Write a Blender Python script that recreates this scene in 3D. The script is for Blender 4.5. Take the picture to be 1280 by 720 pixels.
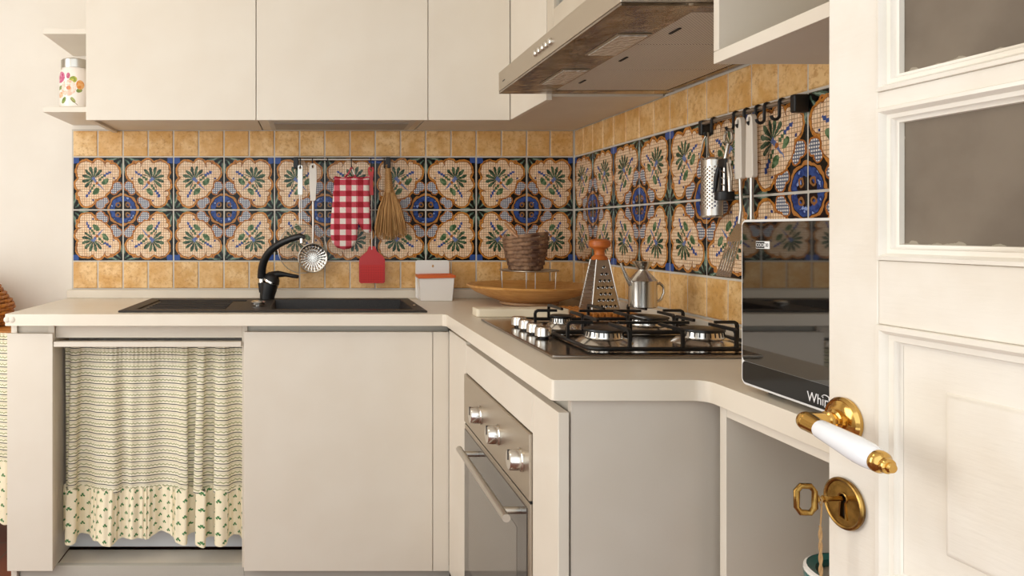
import bpy, bmesh, math, random
from mathutils import Matrix, Vector
random.seed(7)
PI = math.pi
for o in list(bpy.data.objects):
    bpy.data.objects.remove(o)
SC = bpy.context.scene
COL = SC.collection

# ------------------------------------------------------------------ camera, world, lights, exposure
EYE = 1.17                       # camera height; x right, y into the room, z up
F = 931.0                        # focal length in pixels of a 1280 px wide frame
BACK = 2.98                      # tile face of the back wall
RIGHT = 1.056                    # tile face of the right wall
cam = bpy.data.cameras.new('camera')
cam.sensor_width = 36.0
cam.lens = F / 1280 * 36
cam.shift_x = (640 - 388) / 1280
cam.shift_y = -(360 - 288) / 1280
cam.clip_start = 0.02
camo = bpy.data.objects.new('camera', cam)
camo.location = (0, 0, EYE)
camo.rotation_euler = (PI / 2, 0, 0)
COL.objects.link(camo)
SC.camera = camo

world = bpy.data.worlds.new('world')
SC.world = world
world.use_nodes = True
world.node_tree.nodes['Background'].inputs[0].default_value = (0.93, 0.975, 1.0, 1)
world.node_tree.nodes['Background'].inputs[1].default_value = 1.75

def area(name, loc, rot, sx, sy, power, col):
    l = bpy.data.lights.new(name, 'AREA')
    l.shape = 'RECTANGLE'; l.size = sx; l.size_y = sy; l.energy = power; l.color = col
    o = bpy.data.objects.new(name, l)
    o.location = loc; o.rotation_euler = rot
    COL.objects.link(o)
    return o
# daylight through the window of the left wall
area('window_daylight', (-1.98, 1.40, 1.30), (0, -PI / 2, 0), 1.95, 1.3, 23, (1.0, 0.965, 0.92))
# warm fill from above, added for the upper cabinets; no known lamp
area('added_overhead_fill', (-0.7, 1.25, 2.62), (0, 0, 0), 0.5, 0.5, 4, (1.0, 0.86, 0.68))

SC.view_settings.view_transform = 'Standard'
SC.view_settings.look = 'None'
SC.view_settings.gamma = 1.0
SC.view_settings.use_curve_mapping = False
SC.view_settings.exposure = 0.04

# ------------------------------------------------------------------ helpers
def C(h):
    h = h.lstrip('#')
    v = [int(h[i:i + 2], 16) / 255 for i in (0, 2, 4)]
    return tuple(c / 12.92 if c <= 0.04045 else ((c + 0.055) / 1.055) ** 2.4 for c in v) + (1,)

def P(px, py, Y):
    """room point at depth Y seen at that pixel (for measuring)"""
    return Vector(((px - 388) * Y / F, Y, EYE - (py - 288) * Y / F))

class MB:
    def __init__(s):
        s.v = []; s.f = []; s.uv = {}
    def add(s, vs, fs):
        n = len(s.v)
        s.v += [tuple(v) for v in vs]
        s.f += [tuple(i + n for i in f) for f in fs]
        return s
    def box(s, x0, x1, y0, y1, z0, z1):
        vs = [(x, y, z) for x in (x0, x1) for y in (y0, y1) for z in (z0, z1)]
        return s.add(vs, [(0, 1, 3, 2), (4, 6, 7, 5), (0, 4, 5, 1), (2, 3, 7, 6), (0, 2, 6, 4), (1, 5, 7, 3)])
    def lathe(s, prof, mat=None, seg=32, caps=True):
        """prof: [(r, z)], revolved about local z, placed with mat"""
        mat = mat or Matrix()
        vs = []; fs = []
        for r, z in prof:
            for k in range(seg):
                a = 2 * PI * k / seg
                vs.append(mat @ Vector((r * math.cos(a), r * math.sin(a), z)))
        for i in range(len(prof) - 1):
            for k in range(seg):
                k2 = (k + 1) % seg
                fs.append((i * seg + k, i * seg + k2, (i + 1) * seg + k2, (i + 1) * seg + k))
        if caps:
            if prof[0][0] > 1e-5: fs.append(tuple(range(seg))[::-1])
            if prof[-1][0] > 1e-5: fs.append(tuple(range((len(prof) - 1) * seg, len(prof) * seg)))
        return s.add(vs, fs)
    def tube(s, pts, r, n=8, closed=False, square=False, flat=None):
        pts = [Vector(p) for p in pts]
        N = len(pts)
        rs = r if isinstance(r, (list, tuple)) else [r] * N
        T = []
        for i in range(N):
            if closed: t = pts[(i + 1) % N] - pts[i - 1]
            else: t = pts[min(i + 1, N - 1)] - pts[max(i - 1, 0)]
            T.append(t.normalized())
        up = Vector((0, 0, 1)) if abs(T[0].z) < 0.9 else Vector((1, 0, 0))
        nrm = (up - T[0] * up.dot(T[0])).normalized()
        vs = []; fs = []
        if square: n = 4
        for i in range(N):
            nrm = (nrm - T[i] * nrm.dot(T[i]))
            nrm = nrm.normalized() if nrm.length > 1e-6 else Vector((1, 0, 0))
            b = T[i].cross(nrm)
            # widen at mitred corners
            w = 1.0
            if (closed or 0 < i < N - 1):
                a0 = (pts[i] - pts[i - 1]).normalized()
                w = 1.0 / max(0.6, abs(a0.dot(T[i])))
            for k in range(n):
                a = 2 * PI * (k + (0.5 if square else 0)) / n
                q = 1.414 if square else 1.0
                c, d = math.cos(a) * rs[i] * q, math.sin(a) * rs[i] * q
                if flat: d *= flat
                vs.append(pts[i] + nrm * c * w + b * d * w)
        for i in range(N if closed else N - 1):
            j = (i + 1) % N
            for k in range(n):
                k2 = (k + 1) % n
                fs.append((i * n + k, i * n + k2, j * n + k2, j * n + k))
        if not closed:
            fs.append(tuple(range(n))[::-1]); fs.append(tuple(range((N - 1) * n, N * n)))
        return s.add(vs, fs)
    def prism(s, poly, d0, d1, mat=None):
        """poly in local xy, extruded from z=d0 to d1, placed with mat"""
        mat = mat or Matrix()
        n = len(poly)
        vs = [mat @ Vector((x, y, d0)) for x, y in poly] + [mat @ Vector((x, y, d1)) for x, y in poly]
        fs = [tuple(range(n))[::-1], tuple(range(n, 2 * n))]
        fs += [(i, (i + 1) % n, n + (i + 1) % n, n + i) for i in range(n)]
        return s.add(vs, fs)
    def sphere(s, c, r, seg=16, rings=10, sc=(1, 1, 1)):
        prof = [(max(1e-6, r * math.sin(PI * i / rings)), -r * math.cos(PI * i / rings)) for i in range(rings + 1)]
        m = Matrix.Translation(c) @ Matrix.Diagonal((*sc, 1))
        return s.lathe(prof, m, seg, caps=False)
    def grid(s, fn, nu, nv, uvfn=None):
        n = len(s.v)
        for j in range(nv + 1):
            for i in range(nu + 1):
                s.v.append(tuple(fn(i / nu, j / nv)))
                if uvfn: s.uv[len(s.v) - 1] = uvfn(i / nu, j / nv)
        for j in range(nv):
            for i in range(nu):
                a = n + j * (nu + 1) + i
                s.f.append((a, a + 1, a + nu + 2, a + nu + 1))
        return s
    def xf(s, m):
        s.v = [tuple(m @ Vector(v)) for v in s.v]
        return s

WLOC = {}
def _post(o, parent, origin):
    WLOC[o.name] = Vector(origin)
    if parent:
        o.parent = parent
        o.location = Vector(origin) - WLOC[parent.name]
    else:
        o.location = origin

def obj(name, mb, mat, parent=None, bevel=0.0, smooth=True, solid=0.0, sub=0, recalc=True, seg=2, kind=None, label=None, angle=38):
    xs = list(zip(*mb.v))
    org = Vector(((min(xs[0]) + max(xs[0])) / 2, (min(xs[1]) + max(xs[1])) / 2, min(xs[2])))
    me = bpy.data.meshes.new(name)
    me.from_pydata([tuple(Vector(v) - org) for v in mb.v], [], mb.f)
    if mb.uv:
        l = me.uv_layers.new(name='UVMap')
        for lp in me.loops:
            l.data[lp.index].uv = mb.uv.get(lp.vertex_index, (0, 0))
    if recalc:
        bm = bmesh.new(); bm.from_mesh(me)
        bmesh.ops.recalc_face_normals(bm, faces=bm.faces)
        bm.to_mesh(me); bm.free()
    me.materials.append(mat)
    if smooth:
        me.polygons.foreach_set('use_smooth', [True] * len(me.polygons))
        me.set_sharp_from_angle(angle=math.radians(angle))
    o = bpy.data.objects.new(name, me)
    COL.objects.link(o)
    _post(o, parent, org)
    if solid:
        m = o.modifiers.new('solid', 'SOLIDIFY'); m.thickness = solid; m.offset = 0
    if bevel:
        m = o.modifiers.new('bevel', 'BEVEL'); m.width = bevel; m.segments = seg; m.limit_method = 'ANGLE'; m.angle_limit = math.radians(35)
        m.harden_normals = True
    if sub:
        m = o.modifiers.new('sub', 'SUBSURF'); m.levels = sub; m.render_levels = sub
    if kind: o['kind'] = kind
    if label: o['label'] = label
    return o

def thing(name, label, cat, loc, group=None, kind=None):
    o = bpy.data.objects.new(name, None)
    o.empty_display_size = 0.05
    COL.objects.link(o)
    _post(o, None, Vector(loc))
    o['label'] = label; o['category'] = cat
    if group: o['group'] = group
    if kind: o['kind'] = kind
    return o
def tag(o, label, cat, group=None, kind=None):
    o['label'] = label; o['category'] = cat
    if group: o['group'] = group
    if kind: o['kind'] = kind
    return o

def fill_holes(outer, holes):
    """2-D polygon with holes -> (verts2d, tris)"""
    bm = bmesh.new(); edges = []
    for loop in [outer] + holes:
        vs = [bm.verts.new((x, y, 0)) for x, y in loop]
        for i in range(len(vs)):
            edges.append(bm.edges.new((vs[i], vs[(i + 1) % len(vs)])))
    bmesh.ops.triangle_fill(bm, use_beauty=True, use_dissolve=False, edges=edges)
    bm.verts.index_update()
    v = [(a.co.x, a.co.y) for a in bm.verts]
    f = [tuple(a.index for a in fc.verts) for fc in bm.faces]
    bm.free()
    return v, f
def slab_holes(mb, outer, holes, d0, d1, mat=None):
    mat = mat or Matrix()
    v, f = fill_holes(outer, holes)
    n = len(v)
    vs = [mat @ Vector((x, y, d0)) for x, y in v] + [mat @ Vector((x, y, d1)) for x, y in v]
    fs = [tuple(reversed(t)) for t in f] + [tuple(i + n for i in t) for t in f]
    base = 0
    for loop in [outer] + holes:
        m = len(loop)
        for i in range(m):
            a, b = base + i, base + (i + 1) % m
            fs.append((a, b, b + n, a + n))
        base += m
    return mb.add(vs, fs)
def circ(cx, cy, r, n=10, sy=1.0, a0=0):
    return [(cx + r * math.cos(2 * PI * k / n + a0), cy + sy * r * math.sin(2 * PI * k / n + a0)) for k in range(n)]
def rrect(x0, x1, y0, y1, r, n=5):
    pts = []
    for cx, cy, a in ((x1 - r, y1 - r, 0), (x0 + r, y1 - r, PI / 2), (x0 + r, y0 + r, PI), (x1 - r, y0 + r, 1.5 * PI)):
        for k in range(n + 1):
            t = a + PI / 2 * k / n
            pts.append((cx + r * math.cos(t), cy + r * math.sin(t)))
    return pts
def basis(o, ex, ey, ez):
    m = Matrix((Vector(ex), Vector(ey), Vector(ez))).transposed().to_4x4()
    m.translation = Vector(o)
    return m
def toward(a, b):
    """matrix placing local z along a->b, origin at a"""
    a, b = Vector(a), Vector(b)
    q = (b - a).to_track_quat('Z', 'Y')
    return Matrix.Translation(a) @ q.to_matrix().to_4x4()
def bez(p0, p1, p2, p3, n=10):
    p0, p1, p2, p3 = map(Vector, (p0, p1, p2, p3))
    return [p0 * (1 - t) ** 3 + p1 * 3 * t * (1 - t) ** 2 + p2 * 3 * t * t * (1 - t) + p3 * t ** 3 for t in [i / n for i in range(n + 1)]]

# ------------------------------------------------------------------ node expressions
class E:
    def __init__(s, nt, sock): s.nt = nt; s.s = sock
    def _m(s, op, *a, clamp=False):
        n = s.nt.nodes.new('ShaderNodeMath'); n.operation = op; n.use_clamp = clamp
        for i, x in enumerate((s,) + a):
            if isinstance(x, E): s.nt.links.new(x.s, n.inputs[i])
            else: n.inputs[i].default_value = float(x)
        return E(s.nt, n.outputs[0])
    def __add__(s, o): return s._m('ADD', o)
    __radd__ = __add__
    def __sub__(s, o): return s._m('SUBTRACT', o)
    def __rsub__(s, o): return (s * -1) + o
    def __mul__(s, o): return s._m('MULTIPLY', o)
    __rmul__ = __mul__
    def __truediv__(s, o): return s._m('DIVIDE', o)
    def __lt__(s, o): return s._m('LESS_THAN', o)
    def __gt__(s, o): return s._m('GREATER_THAN', o)
    def min(s, o): return s._m('MINIMUM', o)
    def max(s, o): return s._m('MAXIMUM', o)
    def abs(s): return s._m('ABSOLUTE')
    def frac(s): return s._m('FRACT')
    def sin(s): return s._m('SINE')
    def cos(s): return s._m('COSINE')
    def sqrt(s): return s._m('SQRT')
    def atan2(s, o): return s._m('ARCTAN2', o)
    def floor(s): return s._m('FLOOR')
    def smooth(s, a, b):
        n = s.nt.nodes.new('ShaderNodeMapRange'); n.interpolation_type = 'SMOOTHSTEP'
        s.nt.links.new(s.s, n.inputs[0]); n.inputs[1].default_value = a; n.inputs[2].default_value = b
        return E(s.nt, n.outputs[0])

class MAT:
    def __init__(s, name, col=None, rough=0.5, metal=0.0, **kw):
        s.m = bpy.data.materials.new(name); s.m.use_nodes = True
        s.nt = s.m.node_tree
        s.b = s.nt.nodes['Principled BSDF']
        if col: s.b.inputs['Base Color'].default_value = C(col) if isinstance(col, str) else col
        s.b.inputs['Roughness'].default_value = rough
        s.b.inputs['Metallic'].default_value = metal
        for k, v in kw.items(): s.b.inputs[k.replace('_', ' ')].default_value = v
    def node(s, t): return s.nt.nodes.new(t)
    def link(s, a, b): s.nt.links.new(a.s if isinstance(a, E) else a, b)
    def coord(s, which='Object'):
        n = s.node('ShaderNodeTexCoord'); return n.outputs[which]
    def sep(s, v):
        n = s.node('ShaderNodeSeparateXYZ'); s.link(v, n.inputs[0]); return [E(s.nt, n.outputs[i]) for i in range(3)]
    def comb(s, x, y, z=0.0):
        n = s.node('ShaderNodeCombineXYZ')
        for i, a in enumerate((x, y, z)):
            if isinstance(a, E): s.link(a, n.inputs[i])
            else: n.inputs[i].default_value = a
        return n.outputs[0]
    def noise(s, v=None, scale=10, detail=3, rough=0.5, out=0, mapscale=None):
        v = v or s.coord()
        if mapscale:
            mp = s.node('ShaderNodeMapping'); s.link(v, mp.inputs[0]); mp.inputs['Scale'].default_value = mapscale; v = mp.outputs[0]
        n = s.node('ShaderNodeTexNoise'); s.link(v, n.inputs['Vector'])
        n.inputs['Scale'].default_value = scale; n.inputs['Detail'].default_value = detail; n.inputs['Roughness'].default_value = rough
        return E(s.nt, n.outputs[out])
    def mix(s, f, a, b):
        n = s.node('ShaderNodeMix'); n.data_type = 'RGBA'
        for i, x in ((0, f), (6, a), (7, b)):
            if isinstance(x, E): s.link(x, n.inputs[i])
            elif isinstance(x, str): n.inputs[i].default_value = C(x)
            elif isinstance(x, (int, float)): n.inputs[i].default_value = x
            elif isinstance(x, tuple): n.inputs[i].default_value = x
            else: s.link(x, n.inputs[i])
        return n.outputs[2]
    def color(s, sock): s.link(sock, s.b.inputs['Base Color']); return s
    def rough(s, e): s.link(e, s.b.inputs['Roughness']); return s
    def bump(s, h, strength=0.2, dist=0.002):
        n = s.node('ShaderNodeBump'); n.inputs['Strength'].default_value = strength; n.inputs['Distance'].default_value = dist
        s.link(h, n.inputs['Height']); s.link(n.outputs[0], s.b.inputs['Normal']); return s
    def objrand(s):
        n = s.node('ShaderNodeObjectInfo'); return E(s.nt, n.outputs['Random'])

def laminate(name, a, b, rough=0.42):
    m = MAT(name, a, rough)
    n = m.noise(scale=6, detail=2)
    m.color(m.mix(n.smooth(0.3, 0.7), a, b))
    w = m.noise(scale=1.0, detail=1, mapscale=(900, 900, 60))
    return m.bump(w, 0.06, 0.001).m
M_CREAM = laminate('cream_laminate', '#e3dacb', '#e0d6c6')
M_CARC = laminate('carcass_board', '#d9cfbf', '#d5cab9')
M_TOP = laminate('worktop_laminate', '#e6dccb', '#e2d7c5', 0.33)
M_GREY = MAT('grip_profile', '#b9b4a8', 0.4).m
M_INNER = laminate('inner_board', '#cfc3b0', '#cabda9', 0.5)

def plaster():
    m = MAT('white_plaster', '#efe8dc', 0.75)
    n = m.noise(scale=3, detail=4)
    m.color(m.mix(n.smooth(0.3, 0.7), '#f1eade', '#ebe3d6'))
    return m.bump(m.noise(scale=70, detail=5), 0.12, 0.003).m
M_PLASTER = plaster()
M_GROUT = MAT('grout', '#cdc6ba', 0.85)
M_GROUT.bump(M_GROUT.noise(scale=300), 0.3, 0.001); M_GROUT = M_GROUT.m

def floor_mat():
    m = MAT('terracotta_floor', '#9a5a38', 0.45)
    b = m.node('ShaderNodeTexBrick'); m.link(m.coord(), b.inputs['Vector'])
    b.offset = 0; b.inputs['Scale'].default_value = 3.3
    b.inputs['Color1'].default_value = C('#7c4630'); b.inputs['Color2'].default_value = C('#723e2a'); b.inputs['Mortar'].default_value = C('#66503f')
    b.inputs['Mortar Size'].default_value = 0.012; b.inputs['Brick Width'].default_value = 1; b.inputs['Row Height'].default_value = 1
    m.color(b.outputs[0]); return m.m
M_FLOOR = floor_mat()

def ochre():
    m = MAT('ochre_tile', '#d39c56', 0.38)
    r = m.objrand()
    cs = m.node('ShaderNodeVectorMath'); cs.operation = 'ADD'
    m.link(m.coord(), cs.inputs[0]); m.link(m.comb(r * 37, r * 91, r * 53), cs.inputs[1])
    n = m.noise(cs.outputs[0], scale=14, detail=6, rough=0.65)
    n2 = m.noise(cs.outputs[0], scale=75, detail=5, rough=0.75)
    c = m.mix(n.smooth(0.36, 0.64), '#f2cd93', '#d9a55c')
    c = m.mix(n2.smooth(0.48, 0.66) * 0.7, c, '#be8544')
    c = m.mix(r.smooth(0.0, 1.0) * 0.35, c, '#e2ae68')
    m.color(c)
    return m.bump(n2, 0.25, 0.002).m
M_OCHRE = ochre()

def majolica():
    m = MAT('majolica_tile', '#ddb183', 0.16, Specular_IOR_Level=0.25)
    r = m.objrand()
    uvv = m.coord('UV')
    ad = m.node('ShaderNodeVectorMath'); ad.operation = 'ADD'
    m.link(uvv, ad.inputs[0]); m.link(m.comb(r * 17, r * 31, 0), ad.inputs[1])
    nz = m.node('ShaderNodeTexNoise'); nz.inputs['Scale'].default_value = 11; nz.inputs['Detail'].default_value = 2
    m.link(ad.outputs[0], nz.inputs['Vector'])
    sb = m.node('ShaderNodeVectorMath'); sb.operation = 'MULTIPLY_ADD'
    m.link(nz.outputs['Color'], sb.inputs[0]); sb.inputs[1].default_value = (0.055, 0.055, 0); sb.inputs[2].default_value = (-0.0275, -0.0275, 0)
    pv = m.node('ShaderNodeVectorMath'); pv.operation = 'ADD'
    m.link(uvv, pv.inputs[0]); m.link(sb.outputs[0], pv.inputs[1])
    p = pv.outputs[0]
    u, v, _ = m.sep(p)
    u0, v0, _ = m.sep(uvv)
    def dist(cx, cy):
        n = m.node('ShaderNodeVectorMath'); n.operation = 'DISTANCE'
        m.link(p, n.inputs[0]); n.inputs[1].default_value = (cx, cy, 0)
        return E(m.nt, n.outputs['Value'])
    fine = E(m.nt, nz.outputs['Fac'])
    rr = dist(0, 0)
    a = (u + v) * 0.70711
    b = ((u - v) * 0.70711).abs()
    # ground with acanthus leaves in the two side corners
    col = m.mix(fine.smooth(0.4, 0.6), '#0f0e0b', '#1c1913')
    for cx, cy in ((1.02, -0.02), (-0.02, 1.02)):
        th = (v - cy).atan2((u - cx) * (1 if cx < 0.5 else -1)) if cx > 0.5 else (u - cx).atan2((v - cy) * -1)
        d = dist(cx, cy)
        lf = ((th * 11.0).sin() > 0.2) * (d < 0.34) * (d > 0.08)
        col = m.mix(lf, col, '#46594a')
        col = m.mix(((th * 11.0).sin() > 0.86) * (d < 0.32) * (d > 0.14), col, '#7f917f')
    for cx, cy in ((0.90, 0.10), (0.10, 0.90)):
        d = dist(cx + (0.0 if cx > .5 else 0.12), cy + (0.12 if cx > .5 else 0.0))
        col = m.mix((d < 0.05) * (d > 0.02), col, '#b9743a')
    # lobed cartouche
    d = dist(0.545, 0.545) - 0.375
    for cx, cy, rad in ((0.74, 0.74, 0.215), (0.48, 0.83, 0.15), (0.83, 0.48, 0.15), (0.215, 0.71, 0.185), (0.71, 0.215, 0.185), (0.30, 0.86, 0.08), (0.86, 0.30, 0.08)):
        d = d.min(dist(cx, cy) - rad)
    d = d.max(0.41 - rr)
    col = m.mix(d < 0.010, col, '#c07e38')
    col = m.mix((d < 0.0) * (fine > 0.56), col, '#8f5a2c')
    ins = d < -0.031
    col = m.mix(d < -0.024, col, '#74452a')
    col = m.mix(ins, col, m.mix(fine.smooth(0.35, 0.65), '#f6dbb9', '#ebc79f'))
    g = ((u0 * 21).frac() < 0.2).max((v0 * 21).frac() < 0.2)
    col = m.mix(g * ins * 0.7, col, '#8a5c3c')
    # plant
    th = b.atan2(a - 0.83)
    pr = (b * b + (a - 0.83) * (a - 0.83)).sqrt()
    palm = (pr < ((th * 6.2).cos().abs() * 0.12 + 0.125)) * (th < 1.95) * ((th * 6.2).cos().abs() > (pr * 2.3 + 0.05))
    col = m.mix(palm * ins, col, m.mix(fine.smooth(0.42, 0.58), '#566a4e', '#2a4234'))
    stem = (b < ((a - 0.55) * 0.10 + 0.006)) * (a > 0.46) * (a < 0.86)
    col = m.mix(stem * ins, col, m.mix(fine.smooth(0.4, 0.6), '#5a6a9c', '#6f7fa8'))
    al = a - 0.73 + (b * b) * 0.4
    sp = (((b * 17).frac() - 0.5).abs() * 0.055 + al.abs() < 0.035) * (b > 0.05) * (b < 0.36)
    col = m.mix(sp * ins, col, m.mix(b > 0.2, '#4c6447', '#3b4f8c'))
    e1 = ((a - 0.62) / 0.05) ; e2 = ((b - 0.135) / 0.085)
    col = m.mix((e1 * e1 + e2 * e2 < 1.0) * ins, col, m.mix(fine.smooth(0.45, 0.6), '#3f5c3a', '#6d8560'))
    e1 = ((a - 0.80) / 0.035) ; e2 = ((b - 0.05) / 0.02)
    e3 = ((a - 0.545) / 0.018) ; e4 = ((b - 0.30) / 0.018)
    e5 = ((a - 0.515) / 0.014) ; e6 = ((b - 0.25) / 0.014)
    dots = (e3 * e3 + e4 * e4 < 1.0).max(e5 * e5 + e6 * e6 < 1.0)
    col = m.mix(dots * ins, col, '#2c3a6e')
    q = dist(0.515, 0.515)
    col = m.mix(q < 0.03, col, '#a3622c')
    # checked lobes round the medallion
    dl = (dist(0.44, 0.10) - 0.085).min(dist(0.35, 0.165) - 0.062).min(dist(0.10, 0.44) - 0.085).min(dist(0.165, 0.35) - 0.062)
    dl = dl.max(0.29 - rr)
    col = m.mix(dl < 0.022, col, '#a4622a')
    chk = ((u0 * 27).frac() < 0.42).max((v0 * 27).frac() < 0.42)
    col = m.mix(dl < 0.0, col, m.mix(chk, '#e9e6df', '#5c6377'))
    # medallion
    col = m.mix(rr < (((v).atan2(u) * 8).cos() * 0.012 + 0.295), col, '#b0763c')
    col = m.mix(rr < 0.258, col, '#171410')
    blue = m.mix(fine.smooth(0.38, 0.62), '#35508f', '#22366a')
    blue = m.mix(fine > 0.63, blue, '#8aa0d0')
    col = m.mix(rr < 0.245, col, blue)
    col = m.mix(rr < (((v).atan2(u) * 6).sin() * 0.02 + 0.135), col, '#1a150f')
    e = dist(0.085, 0.085)
    col = m.mix((e < 0.052) * (e > 0.026), col, '#8f6338')
    # blue corner
    k = u.min(v)
    col = m.mix((k > 0.885) * (dist(1, 1) < 0.15), col, '#375290')
    m.color(col)
    n2 = m.noise(m.coord(), scale=40, detail=2)
    return m.bump(n2, 0.12, 0.002).m
M_MAJ = majolica()

M_STEEL = MAT('brushed_steel', '#c9c4bb', 0.3, 1.0)
M_STEEL.bump(M_STEEL.noise(scale=1, detail=2, mapscale=(40, 600, 600)), 0.08, 0.0005); M_STEEL = M_STEEL.m
M_CHROME = MAT('polished_steel', '#dcd8d1', 0.2, 1.0).m
def reflection_steel():  # brown mottling paints the reflected counters into the steel's colour
    m = MAT('painted_reflection_steel', '#b9b0a4', 0.2, 1.0)
    n = m.noise(scale=14, detail=4)
    m.color(m.mix(n.smooth(0.35, 0.65), '#a79c8e', '#8d8072'))
    m.rough(n * 0.25 + 0.06)
    return m.bump(n, 0.5, 0.01).m
M_REFLECT = reflection_steel()
M_SATIN = MAT('satin_steel', '#c3b8a8', 0.42, 1.0).m
def filter_mat():
    m = MAT('filter_mesh', '#b4a490', 0.5, 0.15)
    x, y, z = m.sep(m.coord())
    row = (y * 260).floor()
    f = (((x * 150 + row * 0.5).frac() - 0.5).abs() < 0.28) * (((y * 260).frac() - 0.5).abs() < 0.3)
    m.color(m.mix(f, '#dfd6c8', '#9c9084'))
    return m.m
M_FILTER = filter_mat()
M_BLACK = MAT('black_plastic', '#161515', 0.45).m
M_IRON = MAT('black_enamel', '#121212', 0.35).m
M_GRANITE = MAT('black_composite', '#2b2725', 0.5)
M_GRANITE.color(M_GRANITE.mix(M_GRANITE.noise(scale=500, detail=2).smooth(0.4, 0.7), '#221f1e', '#39332f'))
M_GRANITE = M_GRANITE.m
M_WHITEP = MAT('white_handle', '#e9e0d2', 0.35).m
M_CERAMIC = MAT('white_ceramic', '#f0ebe4', 0.12).m
M_PORC = MAT('porcelain', '#eef0f4', 0.08).m
M_GOLD = MAT('polished_brass', '#d3ab62', 0.14, 1.0).m
M_OLDBRASS = MAT('aged_brass', '#a8834a', 0.26, 1.0)
M_OLDBRASS.color(M_OLDBRASS.mix(M_OLDBRASS.noise(scale=60, detail=4).smooth(0.3, 0.7), '#b5904f', '#7d5f30'))
M_OLDBRASS = M_OLDBRASS.m
M_ORANGE = MAT('orange_plastic', '#d2632a', 0.35).m
M_RED = MAT('red_plastic', '#bd1a18', 0.35).m
M_DARK = MAT('dark_void', '#0c0b0a', 0.7).m
def wood(name, c1, c2, ms=(6, 60, 60), rough=0.4):
    m = MAT(name, c1, rough)
    n = m.noise(scale=1, detail=4, rough=0.6, mapscale=ms)
    m.color(m.mix(n.smooth(0.3, 0.7), c1, c2))
    return m.m
M_WOOD = wood('turned_wood', '#dda863', '#c68b45', (10, 60, 150))
M_WOOD2 = wood('orange_wood', '#c8702f', '#b25a20')
M_WOOD3 = wood('slat_wood', '#cf8c45', '#b5712f')
M_CREAMW = MAT('cream_wood', '#ebdfc6', 0.5).m
def doorpaint():
    m = MAT('white_door_paint', '#ece5d9', 0.38)
    n = m.noise(scale=1, detail=4, mapscale=(30, 30, 200))
    m.color(m.mix(m.noise(scale=7, detail=5).smooth(0.35, 0.75), '#ede7dc', '#e3dacb'))
    return m.bump(n, 0.18, 0.002).m
M_DOOR = doorpaint()
def frosted():
    m = MAT('obscured_glass', '#b7ab9b', 0.35)
    n = m.noise(scale=9, detail=5)
    g = m.sep(m.coord('Generated'))
    edge = g[2].min((1 - g[2]) + 0.045).min(g[1] + 0.05).min((1 - g[1]) + 0.05)
    sm = ((edge + m.noise(scale=38, detail=5) * 0.26) < 0.145) 
    c = m.mix(n.smooth(0.35, 0.7), '#8f8170', '#7a6c5c')
    m.color(m.mix(sm * 0.7, c, '#c9bda8'))
    m.b.inputs['Transmission Weight'].default_value = 0.35
    m.b.inputs['IOR'].default_value = 1.45
    m.rough(n * 0.3 + 0.3)
    return m.m
M_FROST = frosted()
M_GLASS = MAT('clear_glass', '#f4f8f6', 0.02, 0.0, Transmission_Weight=1.0, IOR=1.45).m
M_PANE = MAT('window_glass', '#e8efec', 0.03, 0.0, Alpha=0.12).m
M_BGLASS = MAT('black_glass', '#0b0a0a', 0.03, 0.0, IOR=2.3).m
M_OVGLASS = MAT('oven_glass', '#46423d', 0.07, 0.0, Specular_IOR_Level=1.0).m
M_BAND = MAT('control_band', '#0b0b0d', 0.12).m
M_WHITEINK = MAT('white_print', '#f2f2f2', 0.5).m
M_DARKINK = MAT('dark_print', '#2a2522', 0.5).m

# ------------------------------------------------------------------ room shell
fl = obj('floor', MB().box(-2.2, 1.2, -0.6, 3.15, -0.06, 0), M_FLOOR, smooth=False); tag(fl, 'dark terracotta floor below the kitchen units', 'floor', kind='structure')
ce = obj('ceiling', MB().box(-2.2, 1.2, -0.6, 3.15, 2.72, 2.8), M_PLASTER, smooth=False); tag(ce, 'white ceiling over the kitchen', 'ceiling', kind='structure')
wb = obj('wall_back', MB().box(-2.2, 1.2, BACK + 0.007, BACK + 0.15, 0, 2.72), M_PLASTER, smooth=False)
tag(wb, 'white back wall with a band of painted and ochre tiles', 'wall', kind='structure')
wr = obj('wall_right', MB().box(RIGHT + 0.007, RIGHT + 0.14, 0.02, BACK + 0.007, 0, 2.72), M_PLASTER, smooth=False)
tag(wr, 'right wall tiled above the hob', 'wall', kind='structure')
w = MB()
slab_holes(w, [(-0.6, 0), (3.15, 0), (3.15, 2.72), (-0.6, 2.72)], [[(0.70, 0.25), (2.10, 0.25), (2.10, 2.35), (0.70, 2.35)]], 0, 0.14, basis((-2.06, 0, 0), (0, 1, 0), (0, 0, 1), (-1, 0, 0)))
wl = obj('wall_left', w, M_PLASTER, smooth=False); tag(wl, 'white left wall with a tall window', 'wall', kind='structure')
wf = obj('wall_front', MB().box(0.70, 1.2, 0.02, 0.15, 0, 2.72), M_PLASTER, smooth=False); tag(wf, 'short white wall beside the doorway', 'wall', kind='structure')
wn = thing('window_1', 'white framed window in the left wall', 'window', (-2.12, 1.40, 0.25), kind='structure')
for a, b, c, d in ((0.70, 0.76, 0.25, 2.35), (2.04, 2.10, 0.25, 2.35), (0.76, 2.04, 0.25, 0.31), (0.76, 2.04, 2.29, 2.35), (1.37, 1.43, 0.31, 2.29)):
    obj('window_frame', MB().box(-2.16, -2.10, a, b, c, d), M_DOOR, wn, bevel=0.004)

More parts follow.
